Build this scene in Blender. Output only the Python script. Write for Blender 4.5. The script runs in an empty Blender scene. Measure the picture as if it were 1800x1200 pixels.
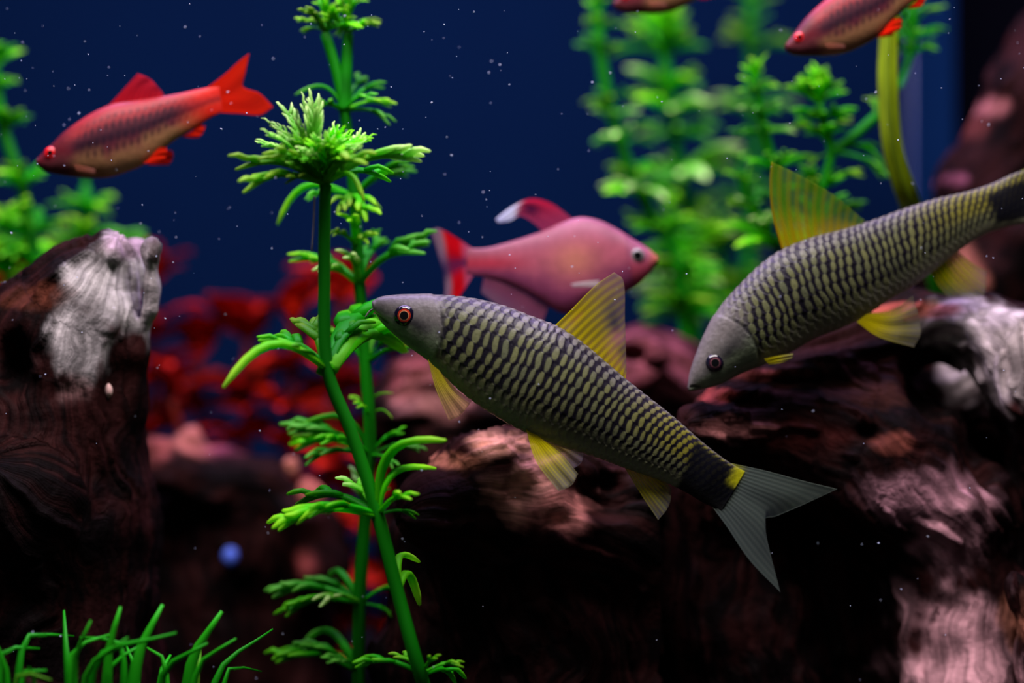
import bpy, math, random
import numpy as np
from mathutils import Vector, Matrix

random.seed(7)
rng = np.random.default_rng(11)
scene = bpy.context.scene
COL = scene.collection

# ------------------------------------------------------------------ camera, world, lights, exposure
CAM_D, CAM_Z, FPX = 0.31, 0.10, 3000.0          # metres in front of the focus plane, height, focal length in px
cam_data = bpy.data.cameras.new('camera')
cam_data.lens, cam_data.sensor_width = 60.0, 36.0
cam_data.clip_start, cam_data.clip_end = 0.01, 10
cam_data.dof.use_dof = True
cam_data.dof.focus_distance = CAM_D
cam_data.dof.aperture_fstop = 6.5
cam = bpy.data.objects.new('camera', cam_data)
cam.location = (0, -CAM_D, CAM_Z)
cam.rotation_euler = (math.pi / 2, 0, 0)
COL.objects.link(cam)
scene.camera = cam

scene.view_settings.view_transform = 'Standard'
scene.view_settings.look = 'None'
scene.view_settings.gamma = 1
scene.view_settings.use_curve_mapping = False
scene.view_settings.exposure = 0.0

world = bpy.data.worlds.new('dark_room')
scene.world = world
world.use_nodes = True
world.node_tree.nodes['Background'].inputs[0].default_value = (0.30, 0.32, 0.32, 1)
world.node_tree.nodes['Background'].inputs[1].default_value = 0.16

def area(name, loc, size, power, color, target):
    l = bpy.data.lights.new(name, 'AREA')
    l.shape = 'RECTANGLE'
    l.size, l.size_y = size
    l.energy = power
    l.color = color
    o = bpy.data.objects.new(name, l)
    o.location = loc
    d = Vector(target) - Vector(loc)
    o.rotation_euler = d.to_track_quat('-Z', 'Y').to_euler()
    COL.objects.link(o)
    return o
# the tank's overhead hood lamp, above the rim and out of the picture: a white LED row and a violet-blue LED row
area('hood_lamp_white_offscreen', (-0.02, -0.10, 0.375), (0.42, 0.08), 2.9, (1.0, 0.90, 0.92), (-0.02, 0.03, 0.05))
area('hood_lamp_violet_offscreen', (0.0, 0.10, 0.375), (0.42, 0.05), 2.2, (0.62, 0.46, 1.0), (0.0, 0.08, 0.0))

# ------------------------------------------------------------------ helpers
def lin(c):
    c = np.asarray(c, float) / 255.0
    return np.where(c <= 0.04045, c / 12.92, ((c + 0.055) / 1.055) ** 2.4)

def at(px, py, y):
    d = y + CAM_D
    return np.array([(px - 900.0) * d / FPX, y, CAM_Z - (py - 600.0) * d / FPX])

def upx(y):                                     # metres per photo pixel at depth y
    return (y + CAM_D) / FPX

def smooth(a, b, x):
    t = np.clip((np.asarray(x, float) - a) / (b - a), 0, 1)
    return t * t * (3 - 2 * t)

def mix(a, b, t):
    t = np.asarray(t, float)[..., None]
    return np.asarray(a) * (1 - t) + np.asarray(b) * t

def catmull(P, n):
    P = np.asarray(P, float)
    if len(P) == 2:
        return P[0] + (P[1] - P[0]) * np.linspace(0, 1, n)[:, None]
    seg = np.linalg.norm(np.diff(P, axis=0), axis=1) + 1e-12
    k = np.concatenate([[0], np.cumsum(seg)])
    T = np.zeros_like(P)
    T[1:-1] = (P[2:] - P[:-2]) / (k[2:] - k[:-2])[:, None]
    T[0] = (P[1] - P[0]) / seg[0]
    T[-1] = (P[-1] - P[-2]) / seg[-1]
    t = np.linspace(0, k[-1], n)
    i = np.clip(np.searchsorted(k, t, side='right') - 1, 0, len(seg) - 1)
    h = seg[i]
    x = ((t - k[i]) / h)[:, None]
    h = h[:, None]
    return ((2 * x**3 - 3 * x**2 + 1) * P[i] + (x**3 - 2 * x**2 + x) * h * T[i]
            + (-2 * x**3 + 3 * x**2) * P[i + 1] + (x**3 - x**2) * h * T[i + 1])

_tab = rng.random(1 << 16)
def noise3(p):
    p = np.asarray(p, float)
    i = np.floor(p).astype(np.int64)
    f = p - i
    f = f * f * (3 - 2 * f)
    r = 0
    for dx in (0, 1):
        for dy in (0, 1):
            for dz in (0, 1):
                h = ((i[..., 0] + dx) * 73856093) ^ ((i[..., 1] + dy) * 19349663) ^ ((i[..., 2] + dz) * 83492791)
                w = (f[..., 0] if dx else 1 - f[..., 0]) * (f[..., 1] if dy else 1 - f[..., 1]) * (f[..., 2] if dz else 1 - f[..., 2])
                r = r + w * _tab[(h ^ (h >> 13)) & 0xFFFF]
    return r
def fbm(p, o=4):
    r, a, s = 0, 0.5, 0
    p = np.asarray(p, float)
    for k in range(o):
        r = r + a * noise3(p * 2.0**k + 17.3 * k)
        s += a
        a *= 0.5
    return r / s

def mesh(name, V, F, material, col=None, vecs=None, shade=True):
    me = bpy.data.meshes.new(name)
    V = np.asarray(V, np.float32)
    me.from_pydata(V.tolist() if len(V) < 3000 else [], [], [list(map(int, f)) for f in F] if len(V) < 3000 else [])
    if len(V) >= 3000:
        F = np.asarray(F, np.int32)
        n = F.shape[1]
        me.vertices.add(len(V))
        me.vertices.foreach_set('co', V.ravel())
        me.loops.add(F.size)
        me.loops.foreach_set('vertex_index', F.ravel())
        me.polygons.add(len(F))
        me.polygons.foreach_set('loop_start', np.arange(0, F.size, n, dtype=np.int32))
        me.update(calc_edges=True)
        me.validate()
    if col is not None:
        c = np.ones((len(V), 4), np.float32)
        col = np.asarray(col)
        c[:, :col.shape[1]] = col
        a = me.attributes.new('Col', 'FLOAT_COLOR', 'POINT')
        a.data.foreach_set('color', c.ravel())
    for k, v in (vecs or {}).items():
        a = me.attributes.new(k, 'FLOAT_VECTOR', 'POINT')
        a.data.foreach_set('vector', np.asarray(v, np.float32).ravel())
    if shade:
        me.polygons.foreach_set('use_smooth', [True] * len(me.polygons))
    me.materials.append(material)
    return me

def link(name, me, parent=None, loc=None):
    o = bpy.data.objects.new(name, me)
    COL.objects.link(o)
    if parent is not None:
        o.parent = parent
    if loc is not None:
        o.location = loc
    return o

def tag(o, label, cat, group=None, kind=None):
    o['label'] = label
    o['category'] = cat
    if group:
        o['group'] = group
    if kind:
        o['kind'] = kind
    return o

def root(name, loc, label, cat, group=None):
    o = bpy.data.objects.new(name, None)
    o.empty_display_size = 0.005
    o.location = loc
    COL.objects.link(o)
    return tag(o, label, cat, group)

# ------------------------------------------------------------------ materials
def nt(name):
    m = bpy.data.materials.new(name)
    m.use_nodes = True
    t = m.node_tree
    t.nodes.clear()
    return m, t, t.nodes.new('ShaderNodeOutputMaterial')

def mat_skin(name, rough=0.42, spec=0.35, bump=0.0, bscale=900):
    m, t, out = nt(name)
    a = t.nodes.new('ShaderNodeAttribute'); a.attribute_name = 'Col'
    p = t.nodes.new('ShaderNodeBsdfPrincipled')
    p.inputs['Roughness'].default_value = rough
    p.inputs['Specular IOR Level'].default_value = spec
    n = t.nodes.new('ShaderNodeTexNoise'); n.inputs['Scale'].default_value = bscale; n.inputs['Detail'].default_value = 3
    tc = t.nodes.new('ShaderNodeTexCoord')
    t.links.new(tc.outputs['Object'], n.inputs['Vector'])
    mp = t.nodes.new('ShaderNodeMapRange'); mp.inputs['To Min'].default_value = 0.78; mp.inputs['To Max'].default_value = 1.22
    t.links.new(n.outputs['Fac'], mp.inputs['Value'])
    vm = t.nodes.new('ShaderNodeVectorMath'); vm.operation = 'SCALE'
    t.links.new(a.outputs['Color'], vm.inputs[0]); t.links.new(mp.outputs['Result'], vm.inputs['Scale'])
    t.links.new(vm.outputs['Vector'], p.inputs['Base Color'])
    if bump:
        b = t.nodes.new('ShaderNodeBump'); b.inputs['Strength'].default_value = bump; b.inputs['Distance'].default_value = 0.0003
        t.links.new(n.outputs['Fac'], b.inputs['Height']); t.links.new(b.outputs['Normal'], p.inputs['Normal'])
    t.links.new(p.outputs['BSDF'], out.inputs['Surface'])
    return m

def mat_fin(name, trans=0.5):
    m, t, out = nt(name)
    a = t.nodes.new('ShaderNodeAttribute'); a.attribute_name = 'Col'
    d = t.nodes.new('ShaderNodeBsdfDiffuse'); s = t.nodes.new('ShaderNodeBsdfTranslucent')
    t.links.new(a.outputs['Color'], d.inputs['Color']); t.links.new(a.outputs['Color'], s.inputs['Color'])
    mx = t.nodes.new('ShaderNodeMixShader'); mx.inputs['Fac'].default_value = trans
    t.links.new(d.outputs[0], mx.inputs[1]); t.links.new(s.outputs[0], mx.inputs[2])
    tr = t.nodes.new('ShaderNodeBsdfTransparent')
    m2 = t.nodes.new('ShaderNodeMixShader')
    t.links.new(a.outputs['Alpha'], m2.inputs['Fac']); t.links.new(tr.outputs[0], m2.inputs[1]); t.links.new(mx.outputs[0], m2.inputs[2])
    t.links.new(m2.outputs[0], out.inputs['Surface'])
    return m

def mat_leaf(name, tint=(1, 1, 1), trans=0.48, vary=0.35):
    m, t, out = nt(name)
    a = t.nodes.new('ShaderNodeAttribute'); a.attribute_name = 'Col'
    oi = t.nodes.new('ShaderNodeObjectInfo')
    mp = t.nodes.new('ShaderNodeMapRange'); mp.inputs['To Min'].default_value = 1 - vary; mp.inputs['To Max'].default_value = 1 + vary
    t.links.new(oi.outputs['Random'], mp.inputs['Value'])
    vm = t.nodes.new('ShaderNodeVectorMath'); vm.operation = 'SCALE'
    t.links.new(a.outputs['Color'], vm.inputs[0]); t.links.new(mp.outputs['Result'], vm.inputs['Scale'])
    v2 = t.nodes.new('ShaderNodeVectorMath'); v2.operation = 'MULTIPLY'; v2.inputs[1].default_value = tint
    t.links.new(vm.outputs['Vector'], v2.inputs[0])
    p = t.nodes.new('ShaderNodeBsdfPrincipled'); p.inputs['Roughness'].default_value = 0.5
    p.inputs['Specular IOR Level'].default_value = 0.15
    s = t.nodes.new('ShaderNodeBsdfTranslucent')
    t.links.new(v2.outputs['Vector'], p.inputs['Base Color']); t.links.new(v2.outputs['Vector'], s.inputs['Color'])
    mx = t.nodes.new('ShaderNodeMixShader'); mx.inputs['Fac'].default_value = trans
    t.links.new(p.outputs[0], mx.inputs[1]); t.links.new(s.outputs[0], mx.inputs[2])
    t.links.new(mx.outputs[0], out.inputs['Surface'])
    return m

def mat_plain(name, rgb, rough=0.5, spec=0.3, noise=0.0, scale=200, bump=0.0, bdist=0.001):
    m, t, out = nt(name)
    p = t.nodes.new('ShaderNodeBsdfPrincipled')
    p.inputs['Roughness'].default_value = rough
    p.inputs['Specular IOR Level'].default_value = spec
    c = lin(rgb)
    n = t.nodes.new('ShaderNodeTexNoise'); n.inputs['Scale'].default_value = scale; n.inputs['Detail'].default_value = 4
    tc = t.nodes.new('ShaderNodeTexCoord'); t.links.new(tc.outputs['Object'], n.inputs['Vector'])
    r = t.nodes.new('ShaderNodeMapRange'); r.inputs['To Min'].default_value = 1 - noise; r.inputs['To Max'].default_value = 1 + noise
    t.links.new(n.outputs['Fac'], r.inputs['Value'])
    vm = t.nodes.new('ShaderNodeVectorMath'); vm.operation = 'SCALE'; vm.inputs[0].default_value = tuple(c)
    t.links.new(r.outputs['Result'], vm.inputs['Scale']); t.links.new(vm.outputs['Vector'], p.inputs['Base Color'])
    if bump:
        b = t.nodes.new('ShaderNodeBump'); b.inputs['Strength'].default_value = bump; b.inputs['Distance'].default_value = bdist
        t.links.new(n.outputs['Fac'], b.inputs['Height']); t.links.new(b.outputs['Normal'], p.inputs['Normal'])
    t.links.new(p.outputs['BSDF'], out.inputs['Surface'])
    return m

def mat_wood(name, rough=0.62):
    m, t, out = nt(name)
    a = t.nodes.new('ShaderNodeAttribute'); a.attribute_name = 'Col'
    g = t.nodes.new('ShaderNodeAttribute'); g.attribute_name = 'grain'
    n1 = t.nodes.new('ShaderNodeTexNoise'); n1.inputs['Scale'].default_value = 1.0; n1.inputs['Detail'].default_value = 5; n1.inputs['Roughness'].default_value = 0.6
    t.links.new(g.outputs['Vector'], n1.inputs['Vector'])
    tc = t.nodes.new('ShaderNodeTexCoord')
    n2 = t.nodes.new('ShaderNodeTexNoise'); n2.inputs['Scale'].default_value = 700; n2.inputs['Detail'].default_value = 4
    t.links.new(tc.outputs['Object'], n2.inputs['Vector'])
    r = t.nodes.new('ShaderNodeMapRange'); r.inputs['From Min'].default_value = 0.3; r.inputs['From Max'].default_value = 0.7
    r.inputs['To Min'].default_value = 0.45; r.inputs['To Max'].default_value = 1.4
    t.links.new(n1.outputs['Fac'], r.inputs['Value'])
    vm = t.nodes.new('ShaderNodeVectorMath'); vm.operation = 'SCALE'
    t.links.new(a.outputs['Color'], vm.inputs[0]); t.links.new(r.outputs['Result'], vm.inputs['Scale'])
    p = t.nodes.new('ShaderNodeBsdfPrincipled')
    p.inputs['Roughness'].default_value = rough
    p.inputs['Specular IOR Level'].default_value = 0.03
    t.links.new(vm.outputs['Vector'], p.inputs['Base Color'])
    ad = t.nodes.new('ShaderNodeMath'); ad.operation = 'MULTIPLY_ADD'; ad.inputs[1].default_value = 0.5
    t.links.new(n2.outputs['Fac'], ad.inputs[0]); t.links.new(n1.outputs['Fac'], ad.inputs[2])
    b = t.nodes.new('ShaderNodeBump'); b.inputs['Strength'].default_value = 0.8; b.inputs['Distance'].default_value = 0.0009
    t.links.new(ad.outputs[0], b.inputs['Height']); t.links.new(b.outputs['Normal'], p.inputs['Normal'])
    t.links.new(p.outputs['BSDF'], out.inputs['Surface'])
    return m

M_SKIN = mat_skin('scaled_skin', 0.42, 0.20, 0.25, 1400)
M_BARB = mat_skin('red_barb_skin', 0.45, 0.2, 0.2, 1200)
M_TETRA = mat_skin('pink_tetra_skin', 0.45, 0.2, 0.1, 700)
M_FIN = mat_fin('fin_membrane')
M_WOOD = mat_wood('bogwood')
M_LEAF = mat_leaf('green_leaf')
M_STEM = mat_leaf('green_stem', trans=0.25, vary=0.1)
M_RED = mat_leaf('red_leaf', trans=0.3, vary=0.5)
M_EYE = mat_plain('eyeball_dark', (16, 13, 32), 0.12, 0.6)
M_PUPIL = mat_plain('pupil_black', (3, 3, 6), 0.06, 0.7)
M_IRIS = mat_skin('iris', 0.25, 0.5, 0.0, 3000)

# ------------------------------------------------------------------ the tank
TX0, TX1, TY0, TY1, TZ = -0.30, 0.1545, -0.14, 0.29, 0.36
def box(name, a, b, material, parent=None):
    (x0, y0, z0), (x1, y1, z1) = a, b
    V = [(x0,y0,z0),(x1,y0,z0),(x1,y1,z0),(x0,y1,z0),(x0,y0,z1),(x1,y0,z1),(x1,y1,z1),(x0,y1,z1)]
    F = [(0,3,2,1),(4,5,6,7),(0,1,5,4),(1,2,6,5),(2,3,7,6),(3,0,4,7)]
    return link(name, mesh(name, V, F, material, shade=False), parent)
M_BLUE = mat_plain('navy_back_pane', (3, 20, 46), 0.9, 0.02, 0.12, 14)
M_SIDE = mat_plain('black_side_pane', (2, 2, 5), 0.7, 0.03)
M_SAND = mat_plain('dark_substrate', (16, 13, 13), 0.9, 0.1, 0.6, 420, 1.0, 0.002)
M_STRIP = mat_plain('blue_corner_strip', (6, 32, 66), 0.9, 0.03, 0.1, 30)
def structure(o, label, cat):
    return tag(o, label, cat, kind='structure')
structure(box('floor', (TX0, TY0, -0.012), (TX1, TY1, 0.0), M_SAND), 'dark sandy bottom of the aquarium', 'floor')
structure(box('wall_back', (TX0, TY1, -0.012), (TX1 + 0.006, TY1 + 0.006, TZ), M_BLUE), 'deep navy blue back pane of the aquarium', 'wall')
structure(box('wall_right', (TX1, TY0, -0.012), (TX1 + 0.006, TY1, TZ), M_SIDE), 'black side pane of the aquarium', 'wall')
structure(box('wall_left', (TX0 - 0.006, TY0, -0.012), (TX0, TY1 + 0.006, TZ), M_BLUE), 'navy blue side pane of the aquarium', 'wall')
p = at(1602, 600, TY1 - 0.004)
structure(box('trim_1', (p[0], TY1 - 0.004, 0.0), (TX1, TY1, TZ), M_STRIP), 'lighter blue strip along the back corner', 'trim')

# ------------------------------------------------------------------ fish
def fish_frame(st, n):
    """stations of (top px, bottom px) -> dense top and bottom curves with an even spacing along the centre line"""
    T = np.array([s[0] for s in st], float)
    B = np.array([s[1] for s in st], float)
    both = np.hstack([T, B])
    C = (T + B) / 2
    seg = np.linalg.norm(np.diff(C, axis=0), axis=1)
    k = np.concatenate([[0], np.cumsum(seg)])
    t = np.linspace(0, k[-1], n)
    Tn = np.zeros_like(both)
    Tn[1:-1] = (both[2:] - both[:-2]) / (k[2:] - k[:-2])[:, None]
    Tn[0] = (both[1] - both[0]) / seg[0]
    Tn[-1] = (both[-1] - both[-2]) / seg[-1]
    i = np.clip(np.searchsorted(k, t, side='right') - 1, 0, len(seg) - 1)
    h = seg[i][:, None]
    x = ((t - k[i])[:, None] / h)
    D = ((2*x**3-3*x**2+1)*both[i] + (x**3-2*x**2+x)*h*Tn[i] + (-2*x**3+3*x**2)*both[i+1] + (x**3-x**2)*h*Tn[i+1])
    return D[:, :2], D[:, 2:], t, k[-1]

class Fish:
    def __init__(self, name, st, ydepth, widths, label, cat, skin, colour, n=(300, 120), relief=None, power=0.92, group=None):
        self.yd = ydepth                                   # depth (m) as a function of px
        T, B, s, L = fish_frame(st, n[0])
        self.T, self.B, self.s, self.L = T, B, s, L
        u = s / L
        hh = np.linalg.norm(T - B, axis=1) / 2
        w = np.interp(u, *zip(*widths)) * hh               # half width from the half height
        for _ in range(6):
            w = np.convolve(np.pad(w, 3, mode='edge'), np.ones(7) / 7, 'valid')
        # rounded ends
        c = (T + B) / 2
        ax = c[0] - c[4]; ax /= np.linalg.norm(ax)
        rings = []
        for f in (0.25, 0.6, 0.85):
            e = hh[0] * 0.40 * math.sqrt(1 - f * f)
            rings.append((c[0] + ax * e + (T[0] - c[0]) * f, c[0] + ax * e + (B[0] - c[0]) * f, w[0] * f))
        T = np.vstack([[r[0] for r in rings], T]); B = np.vstack([[r[1] for r in rings], B])
        w = np.concatenate([[r[2] for r in rings], w]); u = np.concatenate([[0] * 3, u])
        self.w, self.u, self.hh = w, u, hh
        M, N = len(T), n[1]
        th = np.linspace(0, 2 * math.pi, N, endpoint=False)  # 0 = dorsal, pi/2 = near side
        C, H = (T + B) / 2, (T - B) / 2
        cs, sn = np.cos(th), np.sin(th)
        sgn = np.sign(sn) * np.abs(sn) ** power
        P2 = C[:, None, :] + H[:, None, :] * cs[None, :, None]
        depth = -w[:, None] * sgn[None, :]
        U = np.repeat(u[:, None], N, 1)
        TH = np.repeat(np.where(th > math.pi, 2 * math.pi - th, th)[None, :], M, 0)
        hgt = np.repeat(((cs + 1) / 2)[None, :], M, 0)
        self.PX, self.PY, self.U, self.TH, self.HG = P2[..., 0], P2[..., 1], U, TH, hgt
        if relief is not None:
            r = relief(self)                               # outward relief in px
            nx = H / (np.linalg.norm(H, axis=1)[:, None] + 1e-9)
            P2 = P2 + nx[:, None, :] * (cs[None, :] * r)[..., None]
            depth = depth - sn[None, :] * r
        mid = (st[len(st)//2][0][0] + st[len(st)//2][1][0]) / 2, (st[len(st)//2][0][1] + st[len(st)//2][1][1]) / 2
        self.loc = at(mid[0], mid[1], ydepth(mid[0]))
        self.root = root(name, self.loc, label, cat, group)
        V = self.world(P2[..., 0], P2[..., 1], depth).reshape(-1, 3)
        rgb = colour(self).reshape(-1, 3)
        idx = np.arange(M * N).reshape(M, N)
        F = np.stack([idx[:-1], np.roll(idx, -1, 1)[:-1], np.roll(idx, -1, 1)[1:], idx[1:]], -1).reshape(-1, 4)
        for r, rev in ((0, True), (M - 1, False)):
            ring = list(idx[r])
            capf = [[ring[k], ring[k + 1], ring[N - 2 - k], ring[N - 1 - k]] for k in range(N // 2 - 1)]
            F = np.vstack([F, [f[::-1] for f in capf] if rev else capf])
        self.body = link('body', mesh('body', V - self.loc, F, skin, rgb), self.root)

    def world(self, px, py, depth_px):
        px, py = np.asarray(px, float), np.asarray(py, float)
        y0 = self.yd(px)
        k = (y0 + CAM_D) / FPX
        return np.stack([(px - 900) * k, y0 + np.asarray(depth_px, float) * k, CAM_Z - (py - 600) * k], -1)

    def side_depth(self, px, py):
        """half width (px) of the body where the side is seen at px, py"""
        C = (self.T + self.B) / 2
        i = int(np.argmin(np.hypot(C[:, 0] - px, C[:, 1] - py)))
        H = (self.T[i] - self.B[i]) / 2
        c = np.clip(np.dot(np.array([px, py]) - C[i], H) / np.dot(H, H), -0.98, 0.98)
        return self.w[i + 3] * (1 - c * c) ** 0.46

    def fin(self, name, rows, colour, depth=None, nu=64, nv=28, th=1.1, rays=12, mirror=False, far=False):
        R = [catmull(r, nu) for r in rows]
        D = depth if depth is not None else [0] * len(rows)
        G = np.stack(R, 0)                                  # rows, nu, 2
        Dd = np.repeat(np.asarray(D, float)[:, None], nu, 1)
        G3 = np.concatenate([G, Dd[..., None]], -1)
        out = np.stack([catmull(G3[:, j], nv) for j in range(nu)], 1)   # nv, nu, 3
        u = np.linspace(0, 1, nu)[None, :].repeat(nv, 0)
        v = np.linspace(0, 1, nv)[:, None].repeat(nu, 1)
        ray = 0.5 + 0.5 * np.cos(2 * np.pi * rays * u)
        wave = 1.6 * np.sin(2 * np.pi * u * 2.3 + 1) * v
        h = th * (0.35 + 0.65 * ray) * (1 - 0.7 * v) + 0.12
        s = -1 if far else 1
        base = s * (out[..., 2] + wave)
        A = self.world(out[..., 0], out[..., 1], base - h)
        Bk = self.world(out[..., 0], out[..., 1], base + h)
        n = nv * nu
        V = np.vstack([A.reshape(-1, 3), Bk.reshape(-1, 3)]) - self.loc
        idx = np.arange(n).reshape(nv, nu)
        F = np.stack([idx[:-1, :-1], idx[:-1, 1:], idx[1:, 1:], idx[1:, :-1]], -1).reshape(-1, 4)
        rim = np.concatenate([idx[0, :], idx[1:, -1], idx[-1, -2::-1], idx[-2:0:-1, 0]])
        rm = np.stack([rim, np.roll(rim, -1), np.roll(rim, -1) + n, rim + n], -1)
        F = np.vstack([F[:, ::-1], F + n, rm])
        c = colour(u, v, ray)
        c = np.concatenate([c.reshape(-1, 4)] * 2)
        return link(name, mesh(name, V, F, M_FIN, c), self.root)

    def eye(self, px, py, r, rings, sink=0.35, flat=0.5, ball=M_EYE):
        """rings: list of (name, from angle, to angle, colour or material), angles in degrees from the pole"""
        for far in (False, True):
            s = 1 if far else -1
            dpt = s * (self.side_depth(px, py) - r * flat * sink)
            o = self.world(px, py, dpt) - self.loc
            k = (self.yd(px) + CAM_D) / FPX
            def dome(name, a0, a1, scale, material, parent, rgb=None):
                A = np.radians(np.linspace(a0, a1, 9)); B = np.linspace(0, 2 * math.pi, 32, endpoint=False)
                AA, BB = np.meshgrid(A, B, indexing='ij')
                R = r * scale * k
                V = np.stack([np.sin(AA) * np.cos(BB) * R, s * np.cos(AA) * R * flat, np.sin(AA) * np.sin(BB) * R], -1).reshape(-1, 3)
                idx = np.arange(9 * 32).reshape(9, 32)
                F = np.stack([idx[:-1], np.roll(idx, -1, 1)[:-1], np.roll(idx, -1, 1)[1:], idx[1:]], -1).reshape(-1, 4)
                if far:
                    F = F[:, ::-1]
                c = None if rgb is None else np.repeat(lin(rgb)[None], len(V), 0)
                ob = link(name, mesh(name, V, F, material, c), parent)
                if parent is self.root:
                    ob.location = o
                return ob
            e = dome('eye', 0.5, 150, 1.0, ball, self.root)
            for q, (nm, a0, a1, c) in enumerate(rings):
                dome(nm, max(a0, 0.5), a1, 1.012 + 0.012 * q, c if not isinstance(c, tuple) else M_IRIS, e, c if isinstance(c, tuple) else None)

def finblend(base, tip, ray, u, v, r, a0, a1, amem):
    c = mix(mix(lin(base), lin(tip), smooth(0.25, 1.0, v)), lin(ray), r * (1 - 0.75 * v))
    a = amem + (a0 + (a1 - a0) * v - amem) * (0.35 + 0.65 * r) * (1 - 0.35 * v)
    return np.concatenate([c, a[..., None]], -1)

# ---- net-scaled fish
def scale_cells(f, a0, a1, rows, start):
    """cell coordinates of the staggered scales"""
    s = (f.U - start) * f.L
    per = a0 + (a1 - a0) * np.clip(f.U, 0, 1)
    wn = fbm(np.stack([f.PX / 45, f.PY / 45, np.zeros_like(s)], -1), 2) - 0.5
    p = s / per + 0.7 * wn
    t = f.TH / math.pi * rows + 0.9 * np.sin(f.U * 3.0)
    t = f.TH / math.pi * rows + 0.9 * wn
    row = np.floor(t)
    y = t - row - 0.5
    x = p - 0.5 * (row % 2)
    cell = np.floor(x)
    return x - cell - 0.5, y, cell, row

def net_relief(ug):
    def fn(f):
        x, y, c, r = scale_cells(f, f.sp[0], f.sp[1], f.sp[2], ug)
        xe = x + 0.22 * np.cos(y * math.pi) - 0.1
        rise = smooth(-0.5, 0.35, xe) * (1 - smooth(0.38, 0.5, xe))
        m = smooth(ug + 0.005, ug + 0.04, f.U)
        rel = 1.1 * rise * m * (1 - 0.95 * smooth(0.80, 0.87, f.U))
        edge = ug + 0.028 * np.sin(np.clip(f.HG, 0, 1) * math.pi)
        op = f.U - edge
        rel = rel + 1.3 * smooth(-0.05, -0.004, op) * (1 - smooth(-0.004, 0.004, op)) * smooth(0.02, 0.1, f.HG)
        # mouth slit and nostril
        d = f.mouth(f)
        return rel - 2.6 * np.exp(-(d / 2.4) ** 2)
    return fn

def seg_dist(px, py, pts):
    d = np.full(px.shape, 1e9)
    for (x0, y0), (x1, y1) in zip(pts[:-1], pts[1:]):
        vx, vy = x1 - x0, y1 - y0
        t = np.clip(((px - x0) * vx + (py - y0) * vy) / (vx * vx + vy * vy), 0, 1)
        d = np.minimum(d, np.hypot(px - x0 - t * vx, py - y0 - t * vy))
    return d

def net_colour(ug, pal, mouth_pts, spot):
    def fn(f):
        x, y, cell, row = scale_cells(f, f.sp[0], f.sp[1], f.sp[2], ug)
        xs = x + 0.34 * y - 0.02                    # light centres lean back along the flank
        e = (xs / 0.30) ** 2 + (np.abs(y) / 0.50) ** 2.6
        jit = noise3(np.stack([cell * 1.7 + 0.3, row * 1.3 + 0.7, np.zeros_like(x)], -1))
        j2 = noise3(np.stack([cell * 1.1 + 9.3, row * 2.3 + 4.7, np.ones_like(x)], -1))
        L = 1 - smooth(0.55, 1.25, e + 0.55 * (jit - 0.5))
        hg = f.HG
        top, bel = smooth(0.72, 0.95, hg), 1 - smooth(0.05, 0.30, hg)
        light = mix(lin(pal['light']), lin(pal['light2']), j2)
        light = mix(light, lin(pal['toplight']), top)
        light = mix(light, lin(pal['front']), (1 - smooth(ug, ug + 0.16, f.U)) * (1 - smooth(0.3, 0.62, hg)))
        light = mix(light, lin(pal['rearlight']), smooth(0.62, 0.85, f.U) * smooth(0.35, 0.6, hg))
        dark = mix(lin(pal['dark']), lin(pal['topdark']), smooth(0.62, 0.9, hg))
        c = mix(dark, light, L)
        c = mix(c, mix(lin(pal['belly']), light, 0.35 * L), bel * 0.8)
        ridge = smooth(0.955, 0.992, hg)
        c = mix(c, lin(pal['ridge']), ridge * (0.35 + 0.5 * L))
        # head
        n = fbm(np.stack([f.PX / 16, f.PY / 16, np.zeros_like(x)], -1), 3)
        n2 = fbm(np.stack([f.PX / 5, f.PY / 5, np.zeros_like(x)], -1), 2)
        head = mix(lin(pal['cheek']), lin(pal['headmid']), smooth(0.25, 0.55, hg + 0.25 * (n - 0.5)))
        head = mix(head, lin(pal['headtop']), smooth(0.5, 0.80, hg + 0.2 * (n - 0.5)))
        head = head * (0.75 + 0.5 * n2)[..., None]
        edge = ug + 0.028 * np.sin(np.clip(hg, 0, 1) * math.pi)
        bw = pal.get('blend', 0.03) * smooth(0.5, 0.8, hg)
        c = mix(head, c, smooth(-0.004, 0.012, (f.U - edge) * 0.016 / (0.016 + bw)))
        c = mix(c, lin(pal['dark']), 0.75 * np.exp(-((f.U - edge - 0.006) / 0.006) ** 2) * smooth(0.08, 0.2, hg) * (1 - smooth(0.7, 0.9, hg)))
        blotch = np.exp(-((f.U - (ug - 0.035)) / 0.03) ** 2 - ((hg - 0.46) / 0.12) ** 2)
        c = mix(c, lin(pal['dark']), 0.75 * blotch)
        c = mix(c, lin((22, 14, 22)), 0.8 * np.exp(-(f.mouth(f) / 2.6) ** 2))
        # black blotch at the root of the tail
        (u0, u1, h0, h1) = spot
        w = 0.02 * (n - 0.5)
        u1e = u1 + 0.12 * (1 - smooth(0.40, 0.66, hg))
        k = smooth(u0 - 0.012, u0 + 0.012, f.U + w) * (1 - smooth(-0.012, 0.012, f.U + w - u1e)) * smooth(h0, h0 + 0.1, hg + w * 4) * (1 - smooth(h1 - 0.1, h1, hg + w * 4))
        c = mix(c, lin((6, 6, 16)), k * 0.97)
        yel = 0.8 * smooth(u1 - 0.005, u1 + 0.02, f.U) * smooth(0.5, 0.72, hg)
        return mix(c, lin(pal['yellow']), yel)
    return fn

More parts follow.
